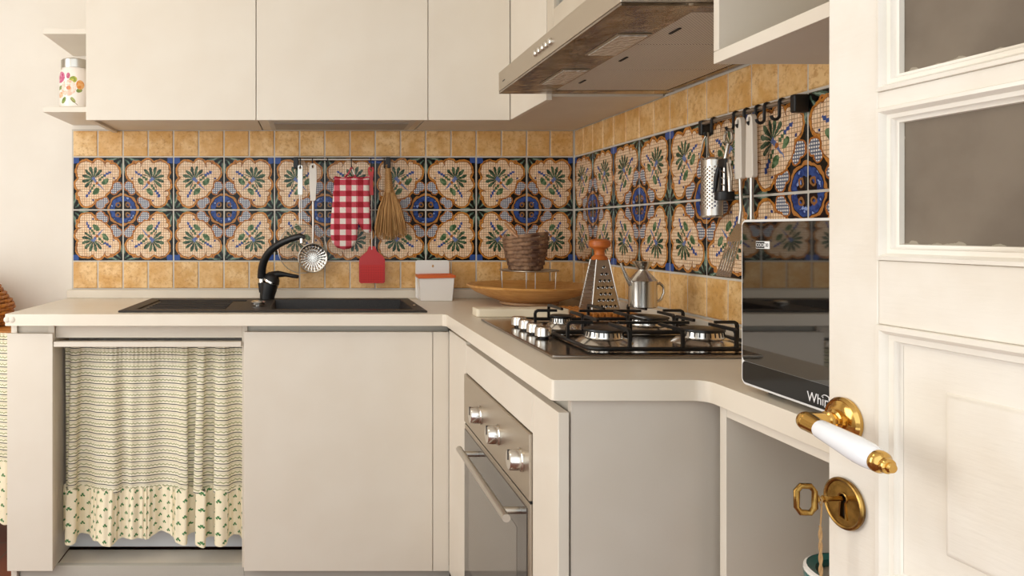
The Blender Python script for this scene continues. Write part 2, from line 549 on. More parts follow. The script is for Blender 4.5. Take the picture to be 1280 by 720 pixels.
# tiles ---------------------------------------------------------------
ZR = [0.936, 1.0467, 1.252, 1.4645, 1.571]      # joint lines of the four rows
G = 0.0058                                      # joint width
def tile_mesh(name, wd, ht, mat, fu, fv):
    """tile in the local xz plane, face towards -y, base at origin"""
    x0, x1, z0, z1, t, bv = -wd / 2, wd / 2, 0, ht, 0.007, 0.0025
    vs = [(x0, t, z0), (x1, t, z0), (x1, t, z1), (x0, t, z1),
          (x0, bv, z0), (x1, bv, z0), (x1, bv, z1), (x0, bv, z1),
          (x0 + bv, 0, z0 + bv), (x1 - bv, 0, z0 + bv), (x1 - bv, 0, z1 - bv), (x0 + bv, 0, z1 - bv)]
    fs = [(8, 9, 10, 11)]
    for i in range(4):
        j = (i + 1) % 4
        fs += [(4 + i, 4 + j, 8 + j, 8 + i), (i, j, 4 + j, 4 + i)]
    me = bpy.data.meshes.new(name)
    me.from_pydata(vs, [], fs)
    l = me.uv_layers.new(name='UVMap')
    for lp in me.loops:
        x, y, z = vs[lp.vertex_index]
        uu = (x - x0) / wd; vv = z / ht
        l.data[lp.index].uv = (1 - uu if fu else uu, 1 - vv if fv else vv)
    me.materials.append(mat)
    return me
TM = {}
def put_tile(name, wall, cx, cy, z0, wd, ht, mat, fu, fv, rz):
    key = (round(wd, 4), round(ht, 4), mat.name, fu, fv)
    if key not in TM: TM[key] = tile_mesh(name, wd, ht, mat, fu, fv)
    o = bpy.data.objects.new(name, TM[key])
    COL.objects.link(o)
    _post(o, wall, Vector((cx, cy, z0)))
    o.rotation_euler = (random.uniform(-.004, .004), random.uniform(-.003, .003), rz + random.uniform(-.005, .005))
# back wall
xs = [-0.952 + 0.202 * k for k in range(10)] + [RIGHT - 0.002]
for k in range(10):
    cx = (xs[k] + xs[k + 1]) / 2; wd = xs[k + 1] - xs[k] - G
    for row in (1, 2):
        put_tile('painted_tile', wb, cx, BACK, ZR[row] + G / 2, wd, ZR[row + 1] - ZR[row] - G, M_MAJ, k % 2 == 0, row == 1, 0)
    for h in (0, 1):
        a = xs[k] + (xs[k + 1] - xs[k]) * h / 2; b = xs[k] + (xs[k + 1] - xs[k]) * (h + 1) / 2
        for row in (0, 3):
            put_tile('ochre_tile', wb, (a + b) / 2, BACK, ZR[row] + G / 2, b - a - G, ZR[row + 1] - ZR[row] - G, M_OCHRE, False, False, 0)
obj('grout_bed', MB().box(-0.955, RIGHT + .004, BACK + 0.003, BACK + 0.0075, 0.90, 1.575), M_GROUT, wb, smooth=False)
# right wall: the face looks towards -x
ys = [BACK - 0.002, 2.785, 2.594]
while len(ys) < 11: ys.append(ys[-1] - 0.202)
for k in range(10):
    cy = (ys[k] + ys[k + 1]) / 2; wd = ys[k] - ys[k + 1] - G
    for row in (1, 2):
        put_tile('painted_tile', wr, RIGHT, cy, ZR[row] + G / 2, wd, ZR[row + 1] - ZR[row] - G, M_MAJ, k % 2 == 0, row == 1, -PI / 2)
    for h in (0, 1):
        a = ys[k] + (ys[k + 1] - ys[k]) * h / 2; b = ys[k] + (ys[k + 1] - ys[k]) * (h + 1) / 2
        for row in (0, 3):
            put_tile('ochre_tile', wr, RIGHT, (a + b) / 2, ZR[row] + G / 2, a - b - G, ZR[row + 1] - ZR[row] - G, M_OCHRE, False, False, -PI / 2)
obj('grout_bed', MB().box(RIGHT + 0.003, RIGHT + 0.0075, 0.95, BACK + .003, 0.90, 1.575), M_GROUT, wr, smooth=False)

# ------------------------------------------------------------------ worktop
TZ = 0.900; TB = 0.862
def arc(cx, cy, r, a0, a1, n=6):
    return [(cx + r * math.cos(math.radians(a0 + (a1 - a0) * k / n)), cy + r * math.sin(math.radians(a0 + (a1 - a0) * k / n))) for k in range(n + 1)]
outer = arc(-0.978, 2.407, 0.008, 180, 270, 3) + [(0.425, 2.399), (0.436, 2.385)] + arc(0.444, 1.352, 0.008, 180, 270, 3) \
    + arc(0.690, 1.319, 0.025, 90, 0, 5) + [(0.715, 0.22), (1.062, 0.22), (1.062, 2.986), (-0.968, 2.986)]
# (the concave bend needs its arc to run the other way)
BX0, BX1, BY0, BY1 = -0.135, 0.345, 2.50, 2.845
wt = thing('worktop', 'continuous cream laminate worktop running round the corner', 'worktop', (0, 2.4, TB))
m = MB(); slab_holes(m, outer, [[(BX0 - .01, BY0 - .01), (BX1 + .01, BY0 - .01), (BX1 + .01, BY1 + .01), (BX0 - .01, BY1 + .01)]], TB, TZ)
obj('slab', m, M_TOP, wt, bevel=0.004, angle=30)
for px in (8.5, 15):
    c = P(px, 399.5, 2.40)
    obj('screw_cap', MB().lathe([(0.0095, 0), (0.0095, 0.0015), (0.007, 0.003)], toward((c.x, 2.399, c.z), (c.x, 2.3, c.z)), 20), M_CREAM, wt)
obj('upstand', MB().box(-0.968, RIGHT - 0.004, 2.957, 2.979, TZ, 0.934), M_TOP, wt, bevel=0.003)
obj('upstand', MB().box(RIGHT - 0.024, RIGHT - 0.001, 0.24, 2.955, TZ, 0.934), M_TOP, wt, bevel=0.003)

# ------------------------------------------------------------------ base cabinets, back run
FY = 2.43                                       # door face
bc = thing('base_cabinet', 'open cream base cabinet behind the striped curtain', 'cabinet', (-0.6, 2.7, 0))
obj('front_panel', MB().box(-0.990, -0.841, FY, 2.45, 0.058, 0.833), M_CREAM, bc, bevel=0.0015)
obj('side_panel', MB().box(-0.985, -0.966, 2.451, 2.975, 0.0, 0.861), M_CREAM, bc, bevel=0.001)
obj('side_panel', MB().box(-0.862, -0.843, 2.451, 2.975, 0.06, 0.861), M_CARC, bc, bevel=0.001)
obj('side_panel', MB().box(-0.225, -0.207, 2.452, 2.975, 0.06, 0.861), M_CARC, bc, bevel=0.001)
obj('top_rail', MB().box(-0.842, -0.226, 2.462, 2.48, 0.815, 0.861), M_CARC, bc, bevel=0.001)
obj('curtain_rail', MB().box(-0.840, -0.226, 2.433, 2.461, 0.789, 0.806), M_CREAM, bc, bevel=0.002)
obj('top_rail', MB().box(-0.965, -0.863, 2.462, 2.48, 0.80, 0.861), M_CARC, bc, bevel=0.001)
obj('inner_panel', MB().box(-0.842, -0.226, 2.60, 2.615, 0.0665, 0.80), MAT('pale_grey_panel', '#d9d8d8', 0.35).m, bc)
obj('bottom_board', MB().box(-0.842, -0.226, 2.475, 2.599, 0.045, 0.056), M_CARC, bc)
obj('plinth', MB().box(-0.96, -0.22, 2.465, 2.485, 0.0, 0.061), M_GREY, bc)
sc_ = thing('base_cabinet', 'cream base cabinet with one flat door beneath the sink bowl', 'cabinet', (0.1, 2.7, 0))
obj('door', MB().box(-0.2166, 0.3985, FY, 2.45, 0.058, 0.8385), M_CREAM, sc_, bevel=0.0015)
obj('carcass', MB().box(-0.206, 0.398, 2.452, 2.975, 0.06, 0.70), M_CARC, sc_)
obj('grip_profile', MB().box(-0.206, 0.455, 2.46, 2.475, 0.80, 0.861), M_GREY, sc_)
obj('filler_strip', MB().box(0.4005, 0.452, FY + .001, 2.449, 0.058, 0.8385), M_CREAM, sc_, bevel=0.001)
obj('plinth', MB().box(-0.219, 0.46, 2.465, 2.485, 0.0, 0.059), M_GREY, sc_)

# fabrics --------------------------------------------------------------
def stripe_cloth():
    m = MAT('striped_cloth', '#e3d9ba', 0.85)
    u, v, _ = m.sep(m.coord('UV'))
    t = (v / 0.0240)
    f = t.frac()
    base = m.mix(m.noise(scale=12).smooth(0.3, 0.7), '#f0e8d2', '#e9dfc4')
    line = ((f - 0.12).abs() < 0.065)
    zz = (((u / 0.016).frac() - 0.5).abs() * 0.34 + 0.43)
    zig = ((f - zz).abs() < 0.085)
    thin = ((f - 0.86).abs() < 0.035)
    c = m.mix(zig, base, '#a3a57a')
    c = m.mix(thin, c, '#c4bc98')
    c = m.mix(line, c, '#4a4a44')
    m.color(c)
    return m.bump(m.noise(scale=900, detail=1), 0.1, 0.0006).m
def sprig_cloth():
    m = MAT('sprig_cloth', '#f0e4c6', 0.85)
    u, v, _ = m.sep(m.coord('UV'))
    row = (v / 0.024).floor()
    x = ((u / 0.036 + row * 0.5).frac() - 0.5) * 0.036
    y = ((v / 0.024).frac() - 0.5) * 0.024
    def dot(cx, cy, r): 
        return ((x - cx) * (x - cx) + (y - cy) * (y - cy)) < r * r
    g = dot(0, 0.0025, 0.0032).max(dot(0.0042, -0.001, 0.003)).max(dot(-0.0042, -0.002, 0.0028))
    st = ((x - y * 0.4).abs() < 0.0008) * (y.abs() < 0.007)
    c = m.mix(st, '#f0e4c6', '#8a945f')
    c = m.mix(g, c, '#3f7a45')
    m.color(c)
    return m.m
M_STRIPE, M_SPRIG = stripe_cloth(), sprig_cloth()
def pleat(t):
    """t in metres along the cloth -> (sideways shift, depth) of S-shaped pleats, unit amplitude"""
    u = t / 0.62
    ph = 2 * PI * (6.5 * u + 0.30 * math.sin(u * 7.0 + 0.4) + 0.16 * math.sin(u * 17.0))
    k = 0.62 + 0.38 * math.sin(u * 9.0 + 1.1)
    return -math.sin(2 * ph) * k, math.sin(ph) * k + 0.22 * math.sin(u * 61 + 1.0) + 0.35 * math.sin(u * 11 + 2)
def curtain(label, x0, x1, yc, ztop, zseam, zhem, name='cabinet_curtain', amp=0.022):
    t = thing(name, label, 'curtain', ((x0 + x1) / 2, yc, zhem), group=None)
    W = x1 - x0
    def f(u, v):        # v 0 at the seam .. 1 at the top
        sx_, dp = pleat(u * W + (1 - v) * 0.012 * math.sin(u * W * 30))
        a = amp * (1 - 0.6 * v ** 2)
        g = 0.0022 * math.sin(u * W * 2 * PI / 0.014) * max(0, (v - 0.75) / 0.25) ** 1.5
        return (x0 + W * u + 0.0095 * sx_ * (1 - 0.75 * v) * min(1, u * 12, (1 - u) * 12), yc + a * dp + g - 0.005 * (1 - v), zseam + (ztop - zseam) * v)
    obj('striped_cloth', MB().grid(f, 260, 40, lambda u, v: (u * W * 1.35, v * (ztop - zseam))), M_STRIPE, t, recalc=False, angle=180)
    H = zseam - zhem
    def r(u, v):
        sx_, dp = pleat(u * W)
        hem = -0.013 * sx_ * 0 + 0.011 * dp + 0.004 * math.sin(u * W * 60)
        a = amp * (1.0 + 0.45 * (1 - v))
        frill = 0.0035 * math.sin(u * W * 2 * PI / 0.019 + 2 * math.sin(u * 40)) * (0.35 + 0.65 * (1 - abs(v - 0.5)))
        top = 0.003 * math.sin(u * W * 2 * PI / 0.017) * (v > 0.85)
        z = zhem + hem * (1 - v) + (H + 0.012) * v + top
        return (x0 - 0.008 + (W + 0.012) * u + 0.010 * sx_ * min(1, u * 12, (1 - u) * 12), yc - 0.008 - 0.012 * (1 - v) + a * dp + frill, z)
    obj('ruffle', MB().grid(r, 300, 14, lambda u, v: (u * W * 1.5, v * (H + 0.01))), M_SPRIG, t, recalc=False, angle=180)
    return t
curtain('gathered striped curtain with sprigged ruffle under the worktop', -0.833, -0.229, 2.518, 0.790, 0.290, 0.135)

# ------------------------------------------------------------------ sink and tap
SX0, SX1, SY0, SY1 = -0.633, 0.385, 2.446, 2.905
SZ = 0.9065
sk = thing('sink', 'black composite sink with drainer on the left', 'sink', (-0.12, 2.67, TZ))
m = MB()
rim_o = [(SX0, SY0), (SX1, SY0), (SX1 - .004, SY1), (SX0 + .014, SY1)]
bowl = [(BX0, BY0), (BX1, BY0), (BX1, BY1), (BX0, BY1)]
drain = [(-0.585, 2.50), (-0.24, 2.50), (-0.24, 2.83), (-0.575, 2.83)]
slab_holes(m, rim_o, [bowl, drain], TZ + 0.0002, SZ)
obj('rim', m, M_GRANITE, sk, bevel=0.003)
m = MB(); m.add([(a, b, TZ + .0015) for a, b in drain], [(0, 1, 2, 3)])
obj('drainer_tray', m, M_GRANITE, sk, smooth=False)
for k in range(6):
    y = 2.54 + k * 0.048
    obj('drainer_rib', MB().box(-0.56, -0.29, y, y + 0.012, TZ + .0015, TZ + .005), M_GRANITE, sk, bevel=0.0015)
m = MB()
d = 0.17; i = 0.02
vs = [(a, b, SZ - .002) for a, b in bowl] + [(BX0 + i, BY0 + i, TZ - d), (BX1 - i, BY0 + i, TZ - d), (BX1 - i, BY1 - i, TZ - d), (BX0 + i, BY1 - i, TZ - d)]
m.add(vs, [(0, 1, 5, 4), (1, 2, 6, 5), (2, 3, 7, 6), (3, 0, 4, 7), (4, 5, 6, 7)])
obj('bowl', m, M_GRANITE, sk, recalc=False, smooth=False, solid=0.003)
c = P(323.5, 382, 2.60)
obj('plug_control', MB().lathe([(0.012, 0), (0.012, 0.004), (0.024, 0.005), (0.025, 0.014), (0.021, 0.018)], Matrix.Translation((-0.182, 2.60, SZ)), 24), M_CHROME, sk)
obj('overflow', MB().lathe([(0.012, 0), (0.010, 0.003)], toward((0.0, BY1 - .003, 0.86), (0.0, BY0, 0.86)), 20), M_CHROME, sk)
obj('tap_hole_cap', MB().lathe([(0.006, 0), (0.004, 0.002)], Matrix.Translation((0.365, 2.62, SZ)), 14), M_CHROME, sk)

TY = 2.86
tp = thing('tap', 'black mixer tap with swan spout behind the sink', 'tap', P(333, 374, TY))
def tp_(px, py, dy=0.0): return P(px, py, TY) * 1.0 + Vector((0, dy, 0))
body = []
for px, py, r in ((334, 373.4, 0.0285), (334, 370, 0.0285), (335.5, 362, 0.032), (337, 354, 0.034)):
    body.append((tp_(px, py), r))
obj('body', MB().tube([b[0] for b in body], [b[1] for b in body], 24), M_BLACK, tp)
obj('spout_socket', MB().tube([tp_(329, 365), tp_(327.3, 353)], [0.016, 0.0155], 20), M_BLACK, tp)
obj('collar', MB().tube([tp_(327.3, 353.2), tp_(327, 347)], 0.0138, 20), M_CHROME, tp)
sp = bez(tp_(327, 347), tp_(327, 322, -.02), tp_(338, 304, -.07), tp_(376, 295, -.13), 18)
obj('spout', MB().tube(sp + [tp_(381.5, 296.5, -.135)], [0.0165 - 0.0045 * k / 18 for k in range(19)] + [0.006], 16), M_BLACK, tp)
obj('nozzle', MB().tube([tp_(377.5, 297, -.13), tp_(377.8, 303, -.13)], [0.0095, 0.009], 16), M_CHROME, tp)
obj('ring', MB().tube([tp_(338, 353.5), tp_(339, 351.5)], 0.035, 24), M_CHROME, tp)
obj('dome', MB().tube([tp_(338.5, 352), tp_(340.5, 347), tp_(342.5, 343.2), tp_(343.5, 341.8)], [0.034, 0.031, 0.021, 0.008], 24), M_BLACK, tp)
lv = [tp_(340, 345), tp_(348, 342.5), tp_(357, 343.2), tp_(366, 345), tp_(372, 345.8), tp_(373.6, 346)]
obj('lever', MB().tube(lv, [0.018, 0.013, 0.0085, 0.0075, 0.0075, 0.004], 14), M_BLACK, tp)

# ------------------------------------------------------------------ right run: oven housing and oven
OX = 0.452                                     # face of the doors of the right run
oc = thing('oven_cabinet', 'cream oven housing at the end of the worktop', 'cabinet', (0.75, 1.85, 0))
obj('filler_panel', MB().box(OX, OX + .02, 2.166, 2.428, 0.058, 0.845), M_CREAM, oc, bevel=0.0015)
obj('top_panel', MB().box(OX, OX + .02, 1.517, 2.164, 0.757, 0.838), M_CREAM, oc, bevel=0.0015)
obj('end_post', MB().box(OX, OX + .02, 1.358, 1.515, 0.03, 0.838), M_CREAM, oc, bevel=0.0015)
obj('grip_profile', MB().box(OX + .027, OX + .04, 1.38, 2.42, 0.80, 0.861), M_GREY, oc)
obj('end_panel', MB().box(OX + .024, 1.045, 1.360, 1.378, 0.0, 0.861), laminate('end_board', '#d6cdc0', '#d2c8ba'), oc, bevel=0.001)
obj('carcass', MB().box(OX + .045, 1.03, 1.38, 2.42, 0.02, 0.60), M_CARC, oc)
obj('plinth', MB().box(OX + .035, OX + .044, 1.39, 2.42, 0.0, 0.057), M_GREY, oc)
ov = thing('oven', 'stainless built-in oven with three knobs below the hob', 'oven', (OX + .1, 1.84, 0.16))
OYA, OYB = 1.519, 2.162
obj('control_panel', MB().box(OX - .006, OX + .018, OYA, OYB, 0.617, 0.754), M_SATIN, ov, bevel=0.0015)
for k, (px, py) in enumerate(((595, 506), (617, 529.5), (645, 558.5))):
    Yk = (OX - .018) * F / (px - 388)
    kb = obj('knob', MB().lathe([(0.0245, 0), (0.0245, 0.004), (0.0225, 0.006), (0.0215, 0.026), (0.0195, 0.029)], toward((OX - .006, Yk, 0.686), (0, Yk, 0.686)), 32), M_CHROME, ov)
    obj('pointer', MB().box(OX - .0362, OX - .012, Yk - .0012, Yk + .0012, 0.686, 0.7075), M_DARKINK, kb)
dr = obj('door', MB().box(OX - .004, OX + .018, OYA, OYB, 0.16, 0.611), M_SATIN, ov, bevel=0.0015)
obj('glass', MB().box(OX - .0062, OX - .0035, OYA + .018, OYB - .006, 0.165, 0.597), M_OVGLASS, dr, bevel=0.0008)
obj('inner_window', MB().box(OX - .0068, OX - .0058, OYA + .09, OYB - .07, 0.22, 0.53), MAT('oven_inner_glass', '#6b655c', 0.06, Specular_IOR_Level=1.0).m, dr)
hx = OX - .047
hy0 = hx * F / (633 - 388) ; hy1 = hx * F / (574 - 388)
hz = 0.575
hd = obj('handle', MB().tube([(hx, hy0, hz), (hx, hy1, hz)], 0.0085, 20), M_STEEL, dr)
for y in (hy0 + .045, hy1 - .045):
    obj('handle_post', MB().tube([(hx, y, hz), (OX - .006, y, hz)], 0.0075, 16), M_STEEL, dr)
obj('trim_gap', MB().box(OX - .002, OX + .018, OYA, OYB, 0.6115, 0.6165), M_DARK, ov)

# open niche cabinet under the narrow worktop
nc = thing('open_cabinet', 'open cream cabinet under the narrow worktop beside the door', 'cabinet', (0.88, 0.8, 0))
obj('side_panel', MB().box(0.724, 1.05, 1.297, 1.317, 0.0, 0.861), M_CREAM, nc, bevel=0.001)
obj('side_panel', MB().box(0.724, 1.05, 0.24, 0.258, 0.0, 0.861), M_CREAM, nc, bevel=0.001)
obj('top_board', MB().box(0.724, 1.05, 0.26, 1.296, 0.845, 0.861), M_CREAM, nc, bevel=0.001)
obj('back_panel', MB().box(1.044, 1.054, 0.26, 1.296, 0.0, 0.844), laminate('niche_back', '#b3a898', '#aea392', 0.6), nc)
obj('shelf', MB().box(0.73, 1.043, 0.26, 1.296, 0.41, 0.428), M_CREAM, nc, bevel=0.001)
pt = thing('plant_pot', 'teal-rimmed pinkish pot seen below the door key', 'pot', (0.818, 1.10, 0.428))
R = 0.074
obj('body', MB().lathe([(0.045, 0.0), (0.055, 0.03), (0.066, 0.12), (R - .004, 0.20), (R - .004, 0.218)], Matrix.Translation((0.818, 1.10, 0.4285)), 36), MAT('pink_clay', '#a5745f', 0.5).m, pt)
obj('rim', MB().lathe([(R, 0.206), (R + .002, 0.228), (R - .002, 0.234), (R - .014, 0.230), (R - .016, 0.219)], Matrix.Translation((0.818, 1.10, 0.4285)), 36, caps=False), MAT('teal_glaze', '#2f6e69', 0.15).m, pt)
obj('rim_line', MB().lathe([(R + .002, 0.2275), (R + .0012, 0.2325), (R - .0025, 0.2348)], Matrix.Translation((0.818, 1.10, 0.4285)), 36, caps=False), M_CERAMIC, pt)
obj('lid', MB().lathe([(0.001, 0.232), (0.02, 0.231), (0.024, 0.226), (0.05, 0.222), (R - .008, 0.2185)], Matrix.Translation((0.818, 1.10, 0.4285)), 36, caps=False), MAT('grey_glaze', '#9a9285', 0.3).m, pt)

# ------------------------------------------------------------------ wall cabinets
UY = 2.62; UZ0 = 1.558; UZ1 = 2.30
ub = ['leftmost of the wide flat cream wall cabinets, beside the open shelves',
      'wide flat cream wall cabinet in the middle, over the tap and utensil rail',
      'narrow flat cream wall cabinet in the corner left of the hood']
for k, (x0, x1) in enumerate(((-0.79, -0.192), (-0.190, 0.4130), (0.4150, 0.7025))):
    t = thing('wall_cabinet', ub[k], 'cabinet', ((x0 + x1) / 2, 2.8, UZ0), group='cream wall cabinets on the back wall')
    obj('door', MB().box(x0 + .0002, x1 - .0002, UY, UY + .019, UZ0, UZ1), M_CREAM, t, bevel=0.0015)
    xe = x1 if k < 2 else RIGHT - 0.002
    xe -= 0.0005
    obj('carcass', MB().box(x0 + .002, xe, UY + .0205, BACK - .001, UZ0 + .012, UZ1), M_CARC, t, bevel=0.001)
    if k == 0:
        obj('end_lip', MB().box(x0 + .0005, x0 + .018, UY + .0205, BACK - .002, UZ0 + .003, UZ0 + .0115), M_CARC, t)
ul = thing('under_cabinet_lamp', 'slim grey lamp fitting under the middle wall cabinet', 'lamp', (0.12, 2.75, UZ0))
xa, xb = (335 - 388) * 2.66 / F, (520 - 388) * 2.66 / F
obj('housing', MB().box(xa, xb, 2.645, 2.90, UZ0 + .001, UZ0 + .0118), M_GREY, ul, bevel=0.002)
obj('diffuser', MB().box(xa + .02, xb - .02, 2.70, 2.86, UZ0 - .001, UZ0 + .001), MAT('grey_diffuser', '#8f8a82', 0.4).m, ul)
rc = thing('wall_cabinet', 'cream wall cabinet panel facing left, between corner and hood', 'cabinet', (0.85, 2.42, UZ0))
obj('door', MB().box(0.7035, 0.7215, 2.222, 2.618, UZ0 + .001, UZ1), M_CREAM, rc, bevel=0.0015)
obj('carcass', MB().box(0.7225, RIGHT - .002, 2.224, 2.6395, UZ0 + .012, UZ1), M_CARC, rc)
# glass-fronted cabinet above the hood
gc = thing('glass_cabinet', 'glass-fronted cream cabinet above the cooker hood', 'cabinet', (0.88, 1.78, 1.75))
GX = 0.704; GY0, GY1 = 1.335, 2.220; GZ = 1.752
obj('carcass', MB().box(GX + .02, RIGHT - .002, GY1 - .018, GY1, GZ, UZ1).box(GX + .02, RIGHT - .002, GY0, GY0 + .018, GZ, UZ1).box(GX + .02, RIGHT - .002, GY0 + .018, GY1 - .018, GZ, GZ + .016).box(RIGHT - .012, RIGHT - .002, GY0 + .018, GY1 - .018, GZ + .016, UZ1).box(GX + .02, RIGHT - .002, GY0 + .018, GY1 - .018, UZ1 - .016, UZ1), M_INNER, gc, smooth=False)
for y0, y1 in ((GY1 - .062, GY1 - .001), (1.755, 1.815), (GY0 + .001, GY0 + .062)):
    obj('door_stile', MB().box(GX, GX + .019, y0, y1, GZ, UZ1), M_INNER, gc, bevel=0.003)
for z0, z1 in ((GZ, GZ + .06), (UZ1 - .06, UZ1)):
    for y0, y1 in ((GY0 + .062, 1.755), (1.815, GY1 - .062)):
        obj('door_rail', MB().box(GX, GX + .019, y0, y1, z0, z1), M_INNER, gc, bevel=0.003)
for y0, y1 in ((GY0 + .062, 1.755), (1.815, GY1 - .062)):
    obj('pane', MB().box(GX + .008, GX + .011, y0, y1, GZ + .06, UZ1 - .06), M_PANE, gc)
vx, vy = 0.775, 2.165
vz = GZ + .0165
vs_ = obj('glass_vase', MB().lathe([(0.024, 0), (0.028, 0.01), (0.022, 0.05), (0.014, 0.085), (0.016, 0.12), (0.024, 0.16), (0.026, 0.18), (0.0235, 0.18), (0.021, 0.16), (0.012, 0.12), (0.011, 0.085), (0.018, 0.05), (0.02, 0.012), (0.001, 0.008)], Matrix.Translation((vx, vy, vz)), 24), MAT('bluish_glass', '#d5ece8', 0.03, Transmission_Weight=1.0, IOR=1.4).m)
tag(vs_, 'pale bluish glass vase behind the pane above the hood', 'vase')

# open wall unit above the microwave
wu = thing('open_wall_unit', 'open cream wall unit above the microwave', 'shelf unit', (0.88, 0.95, 1.46))
WX = 0.7035; WZ = 1.460
obj('bottom_board', MB().box(WX, RIGHT - .001, 0.60, 1.300, WZ, WZ + .021), M_CREAM, wu, bevel=0.001)
obj('side_panel', MB().box(WX, RIGHT - .001, 1.283, 1.300, WZ + .0215, 2.30), M_CREAM, wu, bevel=0.001)
obj('side_panel', MB().box(WX, RIGHT - .001, 0.60, 0.617, WZ + .0215, 2.30), M_CREAM, wu, bevel=0.001)
obj('back_panel', MB().box(RIGHT - .012, RIGHT - .001, 0.618, 1.282, WZ + .0215, 2.30), M_INNER, wu)
obj('top_board', MB().box(WX, RIGHT - .013, 0.618, 1.282, 2.28, 2.30), M_CREAM, wu)
obj('middle_shelf', MB().box(WX + .01, RIGHT - .013, 0.618, 1.282, 1.86, 1.88), M_CREAM, wu, bevel=0.001)

# open end shelves at the left
for k, (z, lab) in enumerate(((1.591, 'lower cream end shelf carrying the flowered jar'), (1.869, 'upper cream end shelf above the flowered jar'))):
    s = obj('end_shelf', MB().box(-0.952, -0.791, 2.65, BACK + .0065, z, z + .019), M_CREAM, bevel=0.001)
    tag(s, lab, 'shelf', 'open end shelves beside the wall cabinets')

def jar_mat():
    m = MAT('flowered_jar_glaze', '#f3e9df', 0.15)
    x, y, z = m.sep(m.coord())
    col = '#f2e8dd'
    def dd(cx, cz, rx, rz, ang=0):
        rx *= 1.2; rz *= 1.2
        c, s = math.cos(ang), math.sin(ang)
        a = ((x - cx) * c + (z - cz) * s) / rx; b = ((z - cz) * c - (x - cx) * s) / rz
        return (a * a + b * b) < 1.0
    fr = y < 0.0
    n = m.noise(scale=120, detail=3).smooth(0.4, 0.6)
    J = lambda px, py: (((px - 94.0) * 2.66 / F), (133 - py) * 2.70 / F)
    for px, py, rx, rz, an, c1, c2 in (
        (85, 124, .011, .006, 1.0, '#5f7a3c', '#8a9a50'), (97, 124, .010, .005, -0.9, '#7f8f45', '#a3ab60'), (79, 108, .010, .006, .3, '#8a9a4a', '#5f7a3c'),
        (104, 112, .008, .006, .5, '#6d8540', '#94a255'), (97, 99, .012, .010, .5, '#c9c254', '#8a9a3c'), (91, 94, .006, .009, 0, '#a8415c', '#c8708a'),
        (80, 95, .0155, .017, 0, '#b8406a', '#d98aa8'), (80, 117, .009, .009, 0, '#dba27a', '#e8c3a0'), (105, 105, .010, .014, 0, '#e08a3c', '#eab070'),
        (91, 109, .023, .024, 0, '#f3dfd0', '#e3b79e'), (91.5, 109, .007, .006, 0, '#b5502f', '#d9925a')):
        cx, cz = J(px, py)
        col = m.mix(dd(cx, cz, rx, rz, an) * fr, col, m.mix(n, c1, c2))
    st = ((x * 0.9 + z - 0.030).abs() < 0.0013) * (z > 0.008) * (z < 0.03) * fr
    col = m.mix(st, col, '#8a6a3c')
    m.color(col)
    return m.m
jx, jy = -0.857, 2.715
jr = thing('storage_jar', 'white jar painted with roses and a steel lid on the lower end shelf', 'jar', (jx, jy, 1.61))
obj('jar_body', MB().lathe([(0.050, 0.0), (0.055, 0.004), (0.0555, 0.115), (0.053, 0.13), (0.046, 0.143), (0.046, 0.148)], Matrix.Translation((jx, jy, 1.6102)), 40), jar_mat(), jr)
obj('lid', MB().lathe([(0.0495, 0.146), (0.050, 0.148), (0.050, 0.175), (0.047, 0.178)], Matrix.Translation((jx, jy, 1.6102)), 40), M_STEEL, jr)

# ------------------------------------------------------------------ cooker hood
hx0, hx1, hy0_, hy1_ = 0.556, RIGHT - 0.001, 1.335, 2.200
hz0, hz1 = 1.573, 1.636
hh = thing('cooker_hood', 'stainless cooker hood over the gas hob', 'hood', (0.8, 1.77, hz0))
obj('canopy', MB().box(hx0, hx1, hy0_, hy1_, hz0 + .006, hz1), M_SATIN, hh, bevel=0.002)
m = MB()
fx0, fx1, fy0, fy1 = 0.705, 1.030, 1.378, 2.150
slab_holes(m, [(hx0 + .0005, hy0_ + .0005), (hx1, hy0_ + .0005), (hx1, hy1_ - .0005), (hx0 + .0005, hy1_ - .0005)],
           [[(fx0, fy0), (fx1, fy0), (fx1, fy1), (fx0, fy1)]], hz0, hz0 + .0055)
obj('under_frame', m, M_REFLECT, hh, bevel=0.001)
fe = [1.378, 1.62, 1.874, 2.15]
for k in range(3):
    f_ = obj('grease_filter', MB().box(fx0 + .001, fx1 - .001, fe[k] + .001, fe[k + 1] - .001, hz0 + .0015, hz0 + .0056), M_FILTER, hh, bevel=0.0015)
    yl = (fe[k] + fe[k + 1]) / 2
    obj('latch', MB().box(fx0 + .03, fx0 + .036, yl - .012, yl + .03, hz0 - .0005, hz0 + .002), M_DARK, f_)
LENS = MAT('lamp_lens_glass', '#cfc8be', 0.12, 0.2)
LENS.bump(LENS.noise(scale=70, detail=2), 0.8, 0.01)
for y0, y1 in ((1.53, 1.70), (1.866, 2.04)):
    l_ = obj('lamp_bezel', MB().box(0.628, 0.700, y0 - .006, y1 + .006, hz0 - .002, hz0), M_SATIN, hh, bevel=0.001)
    obj('lamp_lens', MB().box(0.634, 0.694, y0, y1, hz0 - .0045, hz0 - .002), LENS.m, l_, bevel=0.001)
for k in range(5):
    y = 1.72 + k * 0.028
    obj('button', MB().lathe([(0.0085, 0), (0.0085, 0.005), (0.006, 0.007)], toward((hx0, y, 1.606), (0, y, 1.606)), 16), M_CHROME, hh)
obj('maker_mark', MB().box(hx0 - .0006, hx0, 2.13, 2.155, 1.600, 1.603), M_DARKINK, hh)
obj('chimney', MB().box(0.80, hx1, 1.60, 1.94, hz1, 1.751), M_SATIN, hh)

